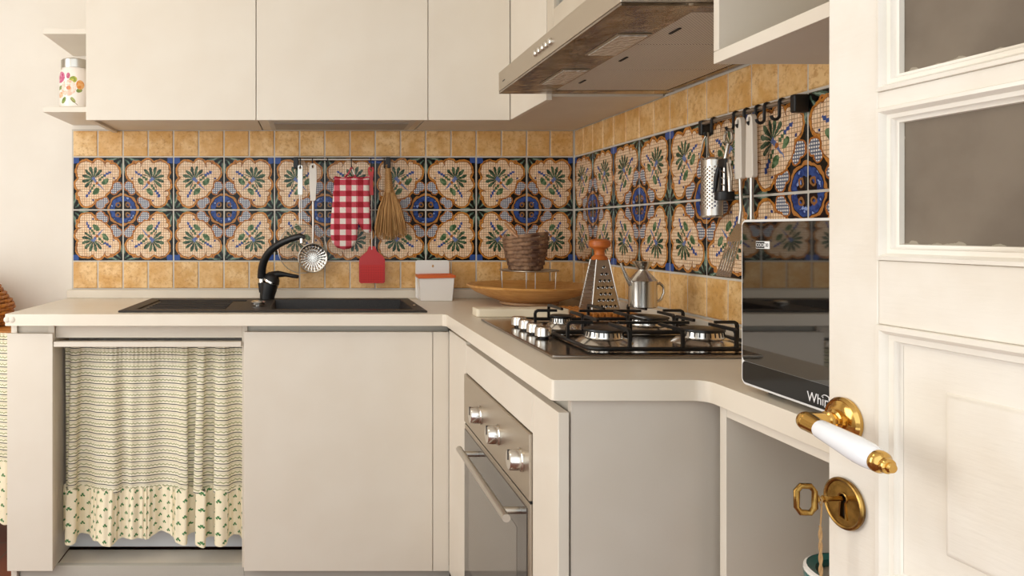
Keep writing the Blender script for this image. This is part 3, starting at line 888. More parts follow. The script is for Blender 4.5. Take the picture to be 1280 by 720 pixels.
# ------------------------------------------------------------------ gas hob
HX0, HX1, HY0, HY1 = 0.508, 1.010, 1.562, 2.222
HZ = 0.9085
hb = thing('gas_hob', 'stainless four-burner gas hob with black iron grates', 'hob', (0.76, 1.9, TZ))
m = MB(); m.prism(rrect(HX0, HX1, HY0, HY1, 0.006, 3), TZ + .0003, HZ)
M_HOBST = MAT('hob_steel', '#9b938a', 0.17, 1.0)
M_HOBST.bump(M_HOBST.noise(scale=1, detail=2, mapscale=(500, 20, 500)), 0.05, 0.0004); M_HOBST = M_HOBST.m
obj('hob_plate', m, M_HOBST, hb, bevel=0.003)
for k in range(4):
    y = 1.81 + k * 0.0705
    kn = obj('knob', MB().lathe([(0.0185, 0.004), (0.0205, 0.006), (0.0195, 0.024), (0.0175, 0.0275)], Matrix.Translation((0.566, y, HZ)), 28), M_CHROME, hb)
    obj('knob_stem', MB().lathe([(0.012, 0), (0.012, 0.0038)], Matrix.Translation((0.566, y, HZ)), 20), M_BLACK, kn)
for x, y, r in ((0.675, 2.005, 0.029), (0.686, 1.742, 0.045), (0.897, 1.985, 0.053), (0.917, 1.742, 0.047)):
    T_ = Matrix.Translation((x, y, HZ))
    b_ = obj('burner', MB().lathe([(r * 1.45, 0.0), (r * 1.2, 0.010), (r * 1.05, 0.012), (r * 1.0, 0.013), (r * 0.95, 0.026), (r * 0.9, 0.027)], T_, 36), M_CHROME, hb)
    m = MB()
    nt_ = 26
    for k in range(nt_):
        a = 2 * PI * k / nt_
        mt = T_ @ Matrix.Rotation(a, 4, 'Z')
        m.add([mt @ Vector(q) for q in ((r * .93, -.0012, .016), (r * 1.0, -.0012, .016), (r * .97, -.0012, .0265), (r * .9, -.0012, .0265), (r * .93, .0012, .016), (r * 1.0, .0012, .016), (r * .97, .0012, .0265), (r * .9, .0012, .0265))],
              [(0, 1, 2, 3), (4, 7, 6, 5), (0, 4, 5, 1), (1, 5, 6, 2), (2, 6, 7, 3), (3, 7, 4, 0)])
    obj('flame_teeth', m, M_DARK, b_, kind='stuff')
    obj('cap', MB().lathe([(r * 1.0, 0.0272), (r * 1.03, 0.029), (r * 1.02, 0.0325), (r * 0.85, 0.0345), (0.001, 0.035)], T_, 36), M_IRON, b_)
for gy0, gy1, by in ((1.600, 1.862, 1.742), (1.874, 2.145, 1.995)):
    g_ = obj('grate', MB().tube([Vector((a, b, HZ + .0065)) for a, b in rrect(0.602, 0.998, gy0, gy1, 0.022, 4)], 0.0047, 8, closed=True), M_IRON, hb)
    gz = 0.9555
    def finger(p, q):
        p = Vector((p[0], p[1], HZ + .006)); q = Vector((q[0], q[1], gz))
        t = Vector((p.x, p.y, gz)); d_ = (q - t).normalized()
        obj('finger', MB().tube([p, t - Vector((0, 0, .008)), t - Vector((0, 0, .003)) + d_ * .002, t + d_ * .007, q], 0.0033, 8, square=True), M_IRON, g_)
    for x in (0.686, 0.800, 0.915):
        finger((x, gy0), (x, by - .035)); finger((x, gy1), (x, by + .035))
    finger((0.602, by), (0.66, by)); finger((0.998, by), (0.945, by))
    obj('cross_bar', MB().tube([(0.72, by, gz - .001), (0.885, by, gz - .001)], 0.0033, square=True), M_IRON, g_)

# ------------------------------------------------------------------ microwave
mw = thing('microwave', 'black glass microwave with silver edge standing by the door', 'microwave', (0.89, 0.98, TZ))
MX = 0.731; MY1 = 1.263; MY0 = 0.77; MZ0, MZ1 = 0.911, 1.188
obj('case', MB().box(MX + .012, 1.02, MY0 + .004, MY1 - .003, MZ0 + .002, MZ1 - .002), MAT('silver_case', '#a9a8a6', 0.35, 0.6).m, mw, bevel=0.004)
fr_m = basis((MX, 0, 0), (0, -1, 0), (0, 0, 1), (-1, 0, 0))
m = MB(); m.prism(rrect(-MY1, -MY0, MZ0, MZ1, 0.012, 5), -0.0115, 0.0, fr_m)
obj('silver_frame', m, MAT('silver_edge', '#e4e3e1', 0.35, 0.0).m, mw, bevel=0.001)
m = MB(); m.prism(rrect(-MY1 + .0045, -MY0 - .0045, MZ0 + .040, MZ1 - .004, 0.008, 5), -0.0005, 0.0012, fr_m)
obj('door_glass', m, M_BGLASS, mw)
m = MB(); m.prism(rrect(-MY1 + .0045, -MY0 - .0045, MZ0 + .004, MZ0 + .0395, 0.008, 5), -0.0005, 0.001, fr_m)
bd = obj('control_band', m, M_BAND, mw)
def text(name, body, size, loc, parent, mat, align='LEFT'):
    cu = bpy.data.curves.new(name, 'FONT'); cu.body = body; cu.size = size; cu.align_x = align; cu.extrude = 0.0001
    tmp = bpy.data.objects.new('tmp', cu); COL.objects.link(tmp)
    me = bpy.data.meshes.new_from_object(tmp.evaluated_get(bpy.context.evaluated_depsgraph_get()))
    bpy.data.objects.remove(tmp)
    me.materials.clear(); me.materials.append(mat)
    o = bpy.data.objects.new(name, me); COL.objects.link(o)
    _post(o, parent, Vector(loc))
    o.rotation_euler = basis((0, 0, 0), (0, -1, 0), (0, 0, 1), (-1, 0, 0)).to_euler()
    return o
text('lettering', 'Whirlpool', 0.0205, (MX - .0015, 1.094, 0.9205), bd, M_WHITEINK)
sw = MB(); sw.tube([(MX - .0014, 1.052 + 0.0115 * math.cos(a) + .003 * math.sin(a), 0.927 + 0.0095 * math.sin(a)) for a in [0.6 + 4.9 * k / 24 for k in range(25)]], [0.0003 + 0.0007 * math.sin(PI * k / 24) for k in range(25)], 6)
obj('logo_swoosh', sw, M_WHITEINK, bd)
bg = thing_b = obj('badge', MB().box(MX - .0016, MX - .0012, 1.1835, 1.2195, 1.1405, 1.1525), M_WHITEINK, mw)
obj('badge_field', MB().box(MX - .0019, MX - .0016, 1.1965, 1.2187, 1.1413, 1.1517), M_DARK, bg)
text('badge_lettering', 'COOK', 0.0083, (MX - .0021, 1.2179, 1.1436), bg, M_WHITEINK)
text('badge_lettering', '30', 0.0083, (MX - .0019, 1.1945, 1.1436), bg, M_DARKINK)
for y in (1.23, 0.80):
    for x in (0.77, 0.99):
        obj('foot', MB().lathe([(0.012, 0), (0.013, 0.0125)], Matrix.Translation((x, y, TZ)), 16), M_BLACK, mw)

# ------------------------------------------------------------------ utensil rail on the back wall
RY = 2.945; RZ = 1.450
def bx(px, Y=RY): return (px - 388) * Y / F
def bz(py, Y=RY): return EYE - (py - 288) * Y / F
rl = thing('utensil_rail', 'steel utensil rail with black ends on the back wall', 'rail', (bx(428), RY, 1.42))
obj('bar', MB().tube([(bx(369), RY, RZ), (bx(487), RY, RZ)], 0.004, 12), M_STEEL, rl)
for px in (370, 485):
    obj('end_block', MB().box(bx(px) - .010, bx(px) + .010, 2.935, BACK, 1.415, RZ + .009), M_BLACK, rl, bevel=0.003)
def hook(parent, x, y, z, out, r=0.0022, drop=0.030):
    """S hook over the bar at (x,y,z); out = unit vector from the wall into the room"""
    o_ = Vector(out); c = Vector((x, y, z))
    pts = []
    for k in range(7):
        a = math.radians(-60 + 40 * k)
        pts.append(c + o_ * (0.0068 * math.cos(a) * -1) + Vector((0, 0, 0.0068 * math.sin(a))))
    b = c + o_ * 0.0068
    pts.append(b + Vector((0, 0, -0.012)))
    for k in range(7):
        a = math.radians(180 + 30 * k)
        pts.append(b + o_ * (0.009 + 0.009 * math.cos(a)) + Vector((0, 0, -drop + 0.009 + 0.009 * math.sin(a))))
    return obj('hook', MB().tube(pts, r, 8), M_BLACK, parent)
for px in (375.5, 390.5, 409.5, 439, 463.5, 480):
    hook(rl, bx(px), RY, RZ, (0, -1, 0), drop=0.034 if px != 409.5 else 0.03)
HYk = RY - 0.016                 # depth plane of hung things

# sieve / splatter screen
sv = thing('wire_sieve', 'round wire-mesh sieve with steel handle, leftmost on the back rail', 'sieve', (bx(375.5), HYk, bz(342)))
Ys = HYk
m = MB(); slab_holes(m, rrect(-.0095, .0095, 0, 0.118, .006, 4), [circ(0, 0.107, 0.005, 12)], -.0015, .0015, basis((bx(375.3), Ys, bz(244)), (1, 0, 0), (0, 0, 1), (0, -1, 0)))
obj('handle', m, M_STEEL, sv, bevel=0.0008)
cx, cz, rad = bx(378), bz(311), 0.096
obj('stem', MB().tube([(bx(374.5), Ys, bz(243)), (bx(374.5), Ys + .006, cz + rad)], 0.0018, 8).tube([(bx(376.5), Ys, bz(243)), (bx(377), Ys + .006, cz + rad)], 0.0018, 8), M_STEEL, sv)
obj('ring', MB().tube([(cx + rad * math.cos(2 * PI * k / 48), Ys + .008, cz + rad * math.sin(2 * PI * k / 48)) for k in range(48)], 0.0016, 8, closed=True), M_STEEL, sv)
m = MB()
for k in range(-18, 19):
    q = k / 18.5 * rad; h = math.sqrt(rad * rad - q * q)
    m.tube([(cx + q, Ys + .008, cz - h), (cx + q, Ys + .008, cz + h)], 0.00032, 3)
    m.tube([(cx - h, Ys + .008, cz + q), (cx + h, Ys + .008, cz + q)], 0.00032, 3)
obj('mesh', m, M_STEEL, sv, kind='stuff', smooth=False)

# skimmer
km = thing('skimmer', 'white-handled skimmer with pierced round steel head', 'skimmer', (bx(391), HYk, bz(341)))
fm = lambda px, py, Y: basis((bx(px, Y), Y, bz(py, Y)), (1, 0, 0), (0, 0, 1), (0, -1, 0))
def handle_poly(L, wt_, wm, wb_):
    prof = [(0, wb_ * .7), (0.004, wb_), (L * .5, wm), (L * .8, wt_ * 1.02), (L - .008, wt_ * .9), (L, wt_ * .45)]
    return [(w, z) for z, w in prof] + [(-w, z) for z, w in reversed(prof)]
Yk = HYk - .004
m = MB(); slab_holes(m, handle_poly(0.146, .0145, .0145, .0105), [circ(0, 0.134, 0.0045, 14, 1.5)], -.006, .006, fm(391.2, 251, Yk))
obj('handle', m, M_WHITEP, km, bevel=0.003)
obj('shaft', MB().tube([(bx(391.5, Yk), Yk, bz(251.5, Yk)), (bx(391.5, Yk), Yk, bz(292, Yk)), (bx(391, Yk), Yk - .004, bz(304, Yk))], [0.0052, .0045, .004], 10), M_STEEL, km)
m = MB()
nth, rings = 72, [0.004, 0.010, 0.016, 0.018, 0.028, 0.031, 0.041, 0.044, 0.050, 0.0545, 0.056]
slots = {2: 0, 4: 1, 6: 1, 8: 0}
cx2, cz2 = bx(391, Yk), bz(322.5, Yk)
base = 0
for i_, r_ in enumerate(rings):
    for k in range(nth):
        a = 2 * PI * k / nth
        dz = 0.010 * (1 - (r_ / .056) ** 2)
        m.v.append((cx2 + r_ * math.cos(a), Yk + .004 + dz, cz2 + r_ * math.sin(a)))
cut = {1: 6, 3: 3, 5: 3, 7: 3}
for i_ in range(len(rings) - 1):
    for k in range(nth):
        st = cut.get(i_)
        if st and k % st == 0 and i_ > 0: continue
        k2 = (k + 1) % nth
        m.f.append((i_ * nth + k, i_ * nth + k2, (i_ + 1) * nth + k2, (i_ + 1) * nth + k))
m.f.append(tuple(range(nth)))
obj('pierced_head', m, M_CHROME, km, solid=0.0012, recalc=False)
obj('head_rim', MB().tube([(cx2 + .056 * math.cos(2 * PI * k / 40), Yk + .003, cz2 + .056 * math.sin(2 * PI * k / 40)) for k in range(40)], 0.0022, 8, closed=True), M_STEEL, km)

# oven mitt
def gingham():
    m = MAT('red_gingham', '#c4263a', 0.9)
    x, y, z = m.sep(m.coord())
    a = ((x + 0.020) / 0.046).frac() < 0.5
    b = ((z + 0.008) / 0.0434).frac() < 0.5
    t = (((x - 0.030).abs() < 0.0016).max((x - 0.037).abs() < 0.0016)).max((x - 0.023).abs() < 0.0016)
    a = a.max(t)
    c = m.mix(b, m.mix(a, '#efe2d6', '#cf5a66'), m.mix(a, '#c84a58', '#98101f'))
    m.color(c)
    q = (((x + z) / 0.03).frac() - 0.5).abs().smooth(0.0, 0.08)
    return m.bump(q, 0.5, 0.003).m
M_GING = gingham()
mt_ = thing('oven_mitt', 'red and white gingham oven mitt hanging on the back rail', 'oven mitt', (bx(438), HYk, bz(312)))
Ym = HYk - .006
pix = [(418, 221), (417, 232), (415.5, 255), (413.5, 275), (412.8, 292), (415, 303), (421, 309.5), (430, 312), (438, 310.5), (444, 305), (446.8, 297), (447, 288), (447.4, 281), (448.5, 280), (452, 286.5), (457, 290.5), (461, 291.5), (463.5, 289), (464, 283), (463.2, 270), (462.2, 250), (461.5, 232), (461.8, 221.5)]
poly = [(bx(a, Ym) - bx(438, Ym), bz(b, Ym) - bz(312, Ym)) for a, b in pix]
poly.reverse()
# puffed pad: inset rings of the outline carry the thickness
def pad(poly, thick, mat4, insets=((0, 0), (0.004, .55), (0.010, .9), (0.018, 1.0))):
    bm = bmesh.new()
    vs = [bm.verts.new((x, y, 0)) for x, y in poly]
    f = bm.faces.new(vs); bm.normal_update()
    prev = 0
    fc = [f]
    for k, (ins, h) in enumerate(insets[1:]):
        r = bmesh.ops.inset_region(bm, faces=fc, thickness=ins - prev, depth=0, use_boundary=True, use_even_offset=True)
        prev = ins
        for v in {v for q in fc for v in q.verts}: v.co.z = thick * h
    bmesh.ops.triangulate(bm, faces=[q for q in bm.faces if len(q.verts) > 4])
    bm.verts.index_update()
    top = [tuple(v.co) for v in bm.verts]; faces = [tuple(v.index for v in q.verts) for q in bm.faces]
    bm.free()
    mb = MB()
    mb.add([mat4 @ Vector(v) for v in top], faces)
    mb.add([mat4 @ Vector((v[0], v[1], -v[2])) for v in top], [tuple(reversed(q)) for q in faces])
    return mb
obj('pad', pad(poly, 0.010, fm(438, 312, Ym)), M_GING, mt_, recalc=False, angle=60)
obj('cuff_binding', MB().tube([(bx(417.5, Ym), Ym - .003, bz(221, Ym)), (bx(428, Ym), Ym - .004, bz(223.5, Ym)), (bx(440, Ym), Ym - .004, bz(222, Ym)), (bx(452, Ym), Ym - .004, bz(223.5, Ym)), (bx(462, Ym), Ym - .003, bz(221, Ym))], 0.0045, 8), M_GING, mt_)
obj('loop', MB().tube([(bx(431, Ym), Ym, bz(222, Ym)), (bx(436, Ym), Ym, bz(216, Ym)), (bx(439.5, Ym), Ym + .004, bz(208.5, Ym)), (bx(442, Ym), Ym, bz(216, Ym)), (bx(445, Ym), Ym, bz(222, Ym))], 0.0035, 8), M_GING, mt_)

# fly swatter
fs_ = thing('fly_swatter', 'red plastic fly swatter on a wire stem', 'fly swatter', (bx(464), HYk, bz(354)))
m = MB(); slab_holes(m, [(.0105, 0), (.009, .02), (.0075, .06), (.0105, .085), (.012, .1), (.010, .11), (0, .114), (-.010, .11), (-.012, .1), (-.0105, .085), (-.0075, .06), (-.009, .02), (-.0105, 0)], [circ(0, .098, .006, 12)], -.003, .003, fm(463.7, 244, HYk))
obj('handle', m, M_RED, fs_, bevel=0.0015)
obj('stem', MB().tube([(bx(464), HYk, bz(243)), (bx(464.5), HYk, bz(312))], 0.0019, 8), M_STEEL, fs_)
W2 = .051
px_holes = []
for i_ in range(13):
    for j_ in range(9):
        px_holes.append([(-.0435 + i_ * .00725 + a * .0022, .008 + j_ * .0072 + b * .0022) for a, b in ((-1, -1), (1, -1), (1, 1), (-1, 1))])
m = MB(); slab_holes(m, [(-W2 + .006, 0), (W2 - .006, 0), (W2, .006), (W2, .092), (W2 - .008, .106), (.02, .125), (.012, .145), (-.012, .145), (-.02, .125), (-W2 + .008, .106), (-W2, .092), (-W2, .006)], [], -.0012, .0012, fm(465, 354, HYk))
obj('paddle', m, M_RED, fs_, smooth=False)
m = MB()
for h in px_holes:
    x_, y_ = h[0]
m.prism(rrect(-.046, .046, .004, .072, .003, 2), .0012, .0019, fm(465, 354, HYk))
def swat():
    q = MAT('red_grid', '#c41a18', 0.5)
    x, y, z = q.sep(q.coord())
    g = (((x * 170).frac() < 0.3).max((z * 170).frac() < 0.3))
    q.color(q.mix(g, '#a81412', '#d82a24')); return q.m
obj('grid_field', m, swat(), fs_, smooth=False)

# whisk broom
M_STRAW = MAT('straw', '#b8874f', 0.7)
M_STRAW.color(M_STRAW.mix(M_STRAW.noise(scale=1, detail=3, mapscale=(500, 100, 12)).smooth(0.3, 0.7), '#c99c62', '#8f6233')); M_STRAW = M_STRAW.m
br = thing('whisk_broom', 'small straw whisk broom hanging right of the fly swatter', 'broom', (bx(487), HYk, bz(300)))
m = MB()
for k in range(230):
    t = random.random() * 2 - 1; dpt = random.random() * 2 - 1
    top = Vector((bx(486) + t * .013, HYk + dpt * .010, bz(238 + random.uniform(-3, 3))))
    bot = Vector((bx(487.5) + t * .062 + random.uniform(-.004, .004), HYk + dpt * .016 - .004, bz(297 + random.uniform(-9, 4) - 5 * t * t)))
    mid = (top + bot) / 2 + Vector((t * .006, 0, .004))
    m.tube([top, mid, bot], [.0016, .0018, .0010], 4)
obj('bristles', m, M_STRAW, br, kind='stuff', smooth=False)
obj('grip', MB().tube([(bx(484.5), HYk, bz(211)), (bx(485), HYk, bz(220)), (bx(485.5), HYk, bz(230)), (bx(486), HYk, bz(241))], [.010, .0125, .0135, .017], 14), M_STRAW, br)
for k in range(11):
    py = 212 + k * 2.7
    obj('binding', MB().tube([(bx(484.5 + k * .14) + (.0112 + k * .0006) * math.cos(a), HYk + (.0112 + k * .0006) * math.sin(a), bz(py) + .0012 * math.sin(a * 1)) for a in [2 * PI * q / 16 for q in range(16)]], .0017, 6, closed=True), M_STRAW, br)
obj('loop', MB().tube([(bx(484.5) - .006, HYk, bz(211.5)), (bx(484) - .002, HYk, bz(206)), (bx(481), HYk + .002, bz(207.5)), (bx(481), HYk + .001, bz(209.5)), (bx(484.5) + .004, HYk, bz(212))], .0018, 6), M_STRAW, br)

# ------------------------------------------------------------------ sponge box on the worktop
sx, sy = (544 - 388) * 2.87 / F, 2.87
sb = thing('sponge_box', 'white ceramic box with orange edge and upright hanging plate', 'box', (sx, sy, TZ))
hw = 0.069
mm = basis((sx - .003, 2.925, TZ + .003), (1, 0, 0), (0, 0, 1), (0, -1, 0))
m = MB(); slab_holes(m, rrect(-.066, .066, 0, 0.150, .009, 4), [circ(.002, 0.127, .0042, 12, 1.3)], 0, .008, mm)
obj('back_plate', m, M_CERAMIC, sb, bevel=0.002)
m = MB()
x0, x1, y0, y1 = sx - .066, sx + .068, 2.838, 2.9165
zb, zt = TZ + .0005, TZ + .090
m.add([(x0 + .006, y0 + .006, zb), (x1 - .006, y0 + .006, zb), (x1 - .006, y1, zb), (x0 + .006, y1, zb), (x0, y0, zt), (x1, y0, zt), (x1, y1, zt), (x0, y1, zt),
       (x0 + .005, y0 + .005, zt), (x1 - .005, y0 + .005, zt), (x1 - .005, y1 - .004, zt), (x0 + .005, y1 - .004, zt),
       (x0 + .010, y0 + .010, zb + .006), (x1 - .010, y0 + .010, zb + .006), (x1 - .010, y1 - .004, zb + .006), (x0 + .010, y1 - .004, zb + .006)],
      [(3, 2, 1, 0), (0, 1, 5, 4), (1, 2, 6, 5), (2, 3, 7, 6), (3, 0, 4, 7), (4, 5, 9, 8), (5, 6, 10, 9), (6, 7, 11, 10), (7, 4, 8, 11), (8, 9, 13, 12), (9, 10, 14, 13), (10, 11, 15, 14), (11, 8, 12, 15), (12, 13, 14, 15)])
obj('tray', m, M_CERAMIC, sb, bevel=0.003)
m = MB(); m.tube([(x0 - .001, y0 - .001, zt + .0045), (x1 + .001, y0 - .001, zt + .0045), (x1 + .001, y1 - .003, zt + .0045), (x0 - .001, y1 - .003, zt + .0045)], 0.0046, closed=True, square=True)
obj('orange_edge', m, M_ORANGE, sb, bevel=0.001)

# ------------------------------------------------------------------ wooden dish, wire stand, basket
dx, dy = 0.800, 2.725
di = thing('wooden_dish', 'wide turned wooden dish on a low foot in the corner', 'dish', (dx, dy, TZ))
obj('bowl', MB().lathe([(0.10, 0.012), (0.145, 0.026), (0.195, 0.046), (0.224, 0.066), (0.2255, 0.071), (0.222, 0.073), (0.19, 0.058), (0.12, 0.034), (0.001, 0.030)], Matrix.Translation((dx, dy, TZ)), 64), M_WOOD, di)
obj('foot', MB().lathe([(0.100, 0), (0.105, 0.003), (0.105, 0.010), (0.099, 0.013)], Matrix.Translation((dx, dy, TZ + .0003)), 48), wood('foot_wood', '#c9a178', '#b98d62'), di)
ws = thing('wire_stand', 'low round wire stand standing in the wooden dish', 'stand', (dx, dy, TZ + .03))
rz_ = 1.024
obj('top_ring', MB().tube([(dx + .103 * math.cos(2 * PI * k / 40), dy + .103 * math.sin(2 * PI * k / 40), rz_) for k in range(40)], .0026, 8, closed=True), M_STEEL, ws)
obj('top_disc', MB().lathe([(0.101, -.001), (0.101, .001)], Matrix.Translation((dx, dy, rz_)), 40), M_STEEL, ws)
for a in (-112, -35, 60, 160):
    c_, s_ = math.cos(math.radians(a)), math.sin(math.radians(a))
    obj('leg', MB().tube([(dx + .098 * c_, dy + .098 * s_, rz_ - .0005), (dx + .094 * c_, dy + .094 * s_, TZ + .0295)], .0022, 8), M_STEEL, ws)
M_WICK = MAT('dark_wicker', '#6d4c38', 0.7)
M_WICK.color(M_WICK.mix(M_WICK.noise(scale=40, detail=4).smooth(0.3, 0.7), '#9a7658', '#523628')); M_WICK = M_WICK.m
bkx, bky, bkz = 0.785, 2.715, 1.0255
bk = thing('wicker_basket', 'small dark wicker basket standing on the wire stand', 'basket', (bkx, bky, bkz))
nst = 14
def brad(h): return 0.055 + 0.022 * math.sin(min(1, h / 0.13) * PI * .55)
obj('base', MB().lathe([(0.052, 0), (0.055, 0.004), (0.05, 0.008)], Matrix.Translation((bkx, bky, bkz)), 24), M_WICK, bk)
for row in range(9):
    h = 0.010 + row * 0.0142
    pts = []
    for k in range(56):
        a = 2 * PI * k / 56
        w_ = .0036 * math.cos(a * nst / 2 + (PI if row % 2 else 0))
        slope = 0.010 * math.sin(a + 2.0) * (h / .13)
        r_ = brad(h) + w_
        pts.append((bkx + r_ * math.cos(a), bky + r_ * math.sin(a), bkz + h + slope + random.uniform(-.0007, .0007)))
    obj('weaver', MB().tube(pts, .0068, 6, closed=True, flat=0.4), M_WICK, bk, angle=60)
for k in range(nst):
    a = 2 * PI * (k + .5) / nst
    obj('stake', MB().tube([(bkx + brad(h) * math.cos(a), bky + brad(h) * math.sin(a), bkz + h) for h in (.004, .05, .09, .128 + random.uniform(0, .006))], .0022, 6), M_WICK, bk)
obj('handle', MB().tube([(bkx - .078, bky - .01, bkz + .170), (bkx - .072, bky - .03, bkz + .155), (bkx - .055, bky - .055, bkz + .130), (bkx - .045, bky - .062, bkz + .12)], [.004, .0055, .0055, .004], 8), wood('pale_cane', '#b8895f', '#9a6c45'), bk)

# ------------------------------------------------------------------ cream paddle, slatted trivet, grater, oil can
pd = MB()
pts = []
Z0 = TZ + .0003
prof = [(0.516, .030), (0.522, .036), (0.56, .037), (0.62, .034), (0.66, .032), (0.70, .038), (0.74, .046), (0.79, .05), (0.80, .046)]
pd_poly = [(x, 2.345 - w_) for x, w_ in prof] + [(x, 2.345 + w_) for x, w_ in reversed(prof)]
pd.prism(pd_poly, Z0, TZ + .026)
pdo = obj('wooden_paddle', pd, M_CREAMW, bevel=0.011, seg=5); tag(pdo, 'long cream wooden paddle lying behind the hob knobs', 'paddle')
tv = thing('slatted_trivet', 'orange wood slatted trivet beneath the box grater', 'trivet', (0.905, 2.36, TZ))
for k in range(9):
    x_ = 0.812 + k * .0205
    obj('slat', MB().box(x_, x_ + .013, 2.248, 2.47, TZ + .008, TZ + .020), M_WOOD3, tv, bevel=0.002)
for y_ in (2.262, 2.44):
    obj('runner', MB().box(0.812, 0.989, y_, y_ + .016, TZ + .0003, TZ + .0078), M_WOOD3, tv, bevel=0.001)
gx, gy, gz_ = 0.918, 2.365, TZ + .0203
gt = thing('box_grater', 'steel box grater with turned orange wooden knob', 'grater', (gx, gy, gz_))
GH = 0.158; ang = math.radians(9)
bw, bd_, tw, td = 0.048, 0.038, 0.021, 0.018          # half sizes at the base and at the top
RM = Matrix.Translation((gx, gy, gz_)) @ Matrix.Rotation(ang, 4, 'Z')
def gface(corner0, corner1, t0, t1, holes, name, w0, w1):
    """trapezoid wall from base corners to top corners, local 2-D: x across (metres at the base), y up"""
    c0, c1, t0, t1 = map(Vector, (corner0, corner1, t0, t1))
    base_w = (c1 - c0).length
    outer_ = [(-w0, 0), (w0, 0), (w1, 1), (-w1, 1)]
    v, f = fill_holes(outer_, holes)
    mid0 = (c0 + c1) / 2; mid1 = (t0 + t1) / 2; ex = (c1 - c0).normalized()
    mb = MB()
    mb.add([RM @ (mid0 + (mid1 - mid0) * y + ex * x) for x, y in v], f)
    return mb, (lambda x, y, off=0: RM @ (mid0 + (mid1 - mid0) * y + ex * x))
B = [(-bw, -bd_, 0), (bw, -bd_, 0), (bw, bd_, 0), (-bw, bd_, 0)]
Tt = [(-tw, -td, GH), (tw, -td, GH), (tw, td, GH), (-tw, td, GH)]
rows = [(0.08, 5), (0.20, 4), (0.32, 3), (0.45, 4), (0.58, 3), (0.71, 2), (0.85, 1)]
hl = []
for y_, n_ in rows:
    for q in range(n_):
        hl.append(circ((q - (n_ - 1) / 2) * .0150 + .002, y_, .0046, 10, 1 / GH))
M_GRAT = MAT('grater_steel', '#a9a298', 0.28, 1.0).m
m, fm_ = gface(B[0], B[1], Tt[0], Tt[1], hl, 'front', bw, tw)
fo = obj('coarse_face', m, M_GRAT, gt, solid=0.001, recalc=False, smooth=False)
m = MB()
nrm = (RM.to_3x3() @ Vector((0, -1, .2))).normalized()
for y_, n_ in rows:
    for q in range(n_):
        c_ = fm_((q - (n_ - 1) / 2) * .0150 + .002, y_)
        ex_ = RM.to_3x3() @ Vector((1, 0, 0))
        up_ = nrm.cross(ex_) * -1
        up_ = Vector((0, 0, 1))
        pts = [c_ + nrm * (.0015 + .002 * (k in (2, 3, 4))) + ex_ * .0048 * math.cos(PI + PI * k / 6) + up_ * .0048 * math.sin(PI + PI * k / 6) for k in range(7)]
        m.tube(pts, .0008, 5)
obj('cutting_lip', m, M_CHROME, fo, kind='stuff')
m, fl_ = gface(B[3], B[0], Tt[3], Tt[0], [], 'left', bd_, td)
lo = obj('slicing_face', m, M_GRAT, gt, solid=0.001, recalc=False, smooth=False)
for k in range(11):
    y_ = 0.07 + k * .08
    w_ = (bd_ + (td - bd_) * y_) * .78
    nl = (RM.to_3x3() @ Vector((-1, 0, .2))).normalized()
    obj('blade', MB().tube([fl_(-w_, y_) + nl * .0015, fl_(w_, y_) + nl * .0015], .0022, 6), M_GRAT, lo)
for c0, c1 in ((1, 2), (2, 3)):
    m, _f = gface(B[c0], B[c1], Tt[c0], Tt[c1], [], 'x', bd_ if c0 == 1 else bw, td if c0 == 1 else tw)
    obj('side_face', m, M_GRAT, gt, solid=0.001, recalc=False, smooth=False)
for k in range(4):
    obj('corner_edge', MB().tube([RM @ Vector(B[k]) + Vector((0, 0, .002)), RM @ Vector(Tt[k])], .002, 8), M_CHROME, gt)
obj('knob', MB().lathe([(0.024, -.002), (0.026, .002), (0.023, .008), (0.016, .014), (0.015, .026), (0.020, .034), (0.031, .040), (0.034, .050), (0.031, .059), (0.022, .064), (0.001, .065)], RM @ Matrix.Translation((0, 0, GH)), 32), M_WOOD2, gt)

ox, oy, oz = 0.908, 2.035, 0.9602
oi = thing('oil_can', 'stainless oil can with spout and handle, right of the box grater', 'oil can', (ox, oy, oz))
obj('body', MB().lathe([(0.034, 0), (0.0365, .002), (0.0365, .070), (0.0375, .073), (0.034, .077), (0.013, .100), (0.0125, .103), (0.026, .1225), (0.027, .125), (0.024, .1235), (0.010, .104)], Matrix.Translation((ox, oy, oz)), 40), M_CHROME, oi)
obj('spout', MB().tube([(ox - .033, oy - .004, oz + .062), (ox - .047, oy - .004, oz + .085), (ox - .062, oy - .004, oz + .121)], [.008, .0055, .003], 12), M_CHROME, oi)
obj('handle', MB().tube([(ox + .030, oy - .006, oz + .062), (ox + .044, oy - .006, oz + .066), (ox + .054, oy - .006, oz + .056), (ox + .055, oy - .006, oz + .040), (ox + .047, oy - .006, oz + .022), (ox + .030, oy - .006, oz + .012)], .0035, 10), M_CHROME, oi)

# ------------------------------------------------------------------ utensil rail on the right wall
WXr = 1.030
r2 = thing('utensil_rail', 'steel utensil rail with black ends on the right wall', 'rail', (WXr, 1.77, 1.42))
obj('bar', MB().tube([(WXr, 1.965, RZ), (WXr, 1.575, RZ)], 0.0055, 12), M_STEEL, r2)
for y in (1.958, 1.582):
    obj('end_block', MB().box(WXr - .007, RIGHT, y - .009, y + .009, 1.420, RZ + .009), M_BLACK, r2, bevel=0.004)
HKY = [1.900, 1.802, 1.757, 1.712, 1.679, 1.625]
for y in HKY: hook(r2, WXr, y, RZ, (-1, 0, 0), r=0.0034, drop=0.038)
KX = WXr - 0.016
def rz2(py, Y): return EYE - (py - 288) * Y / F
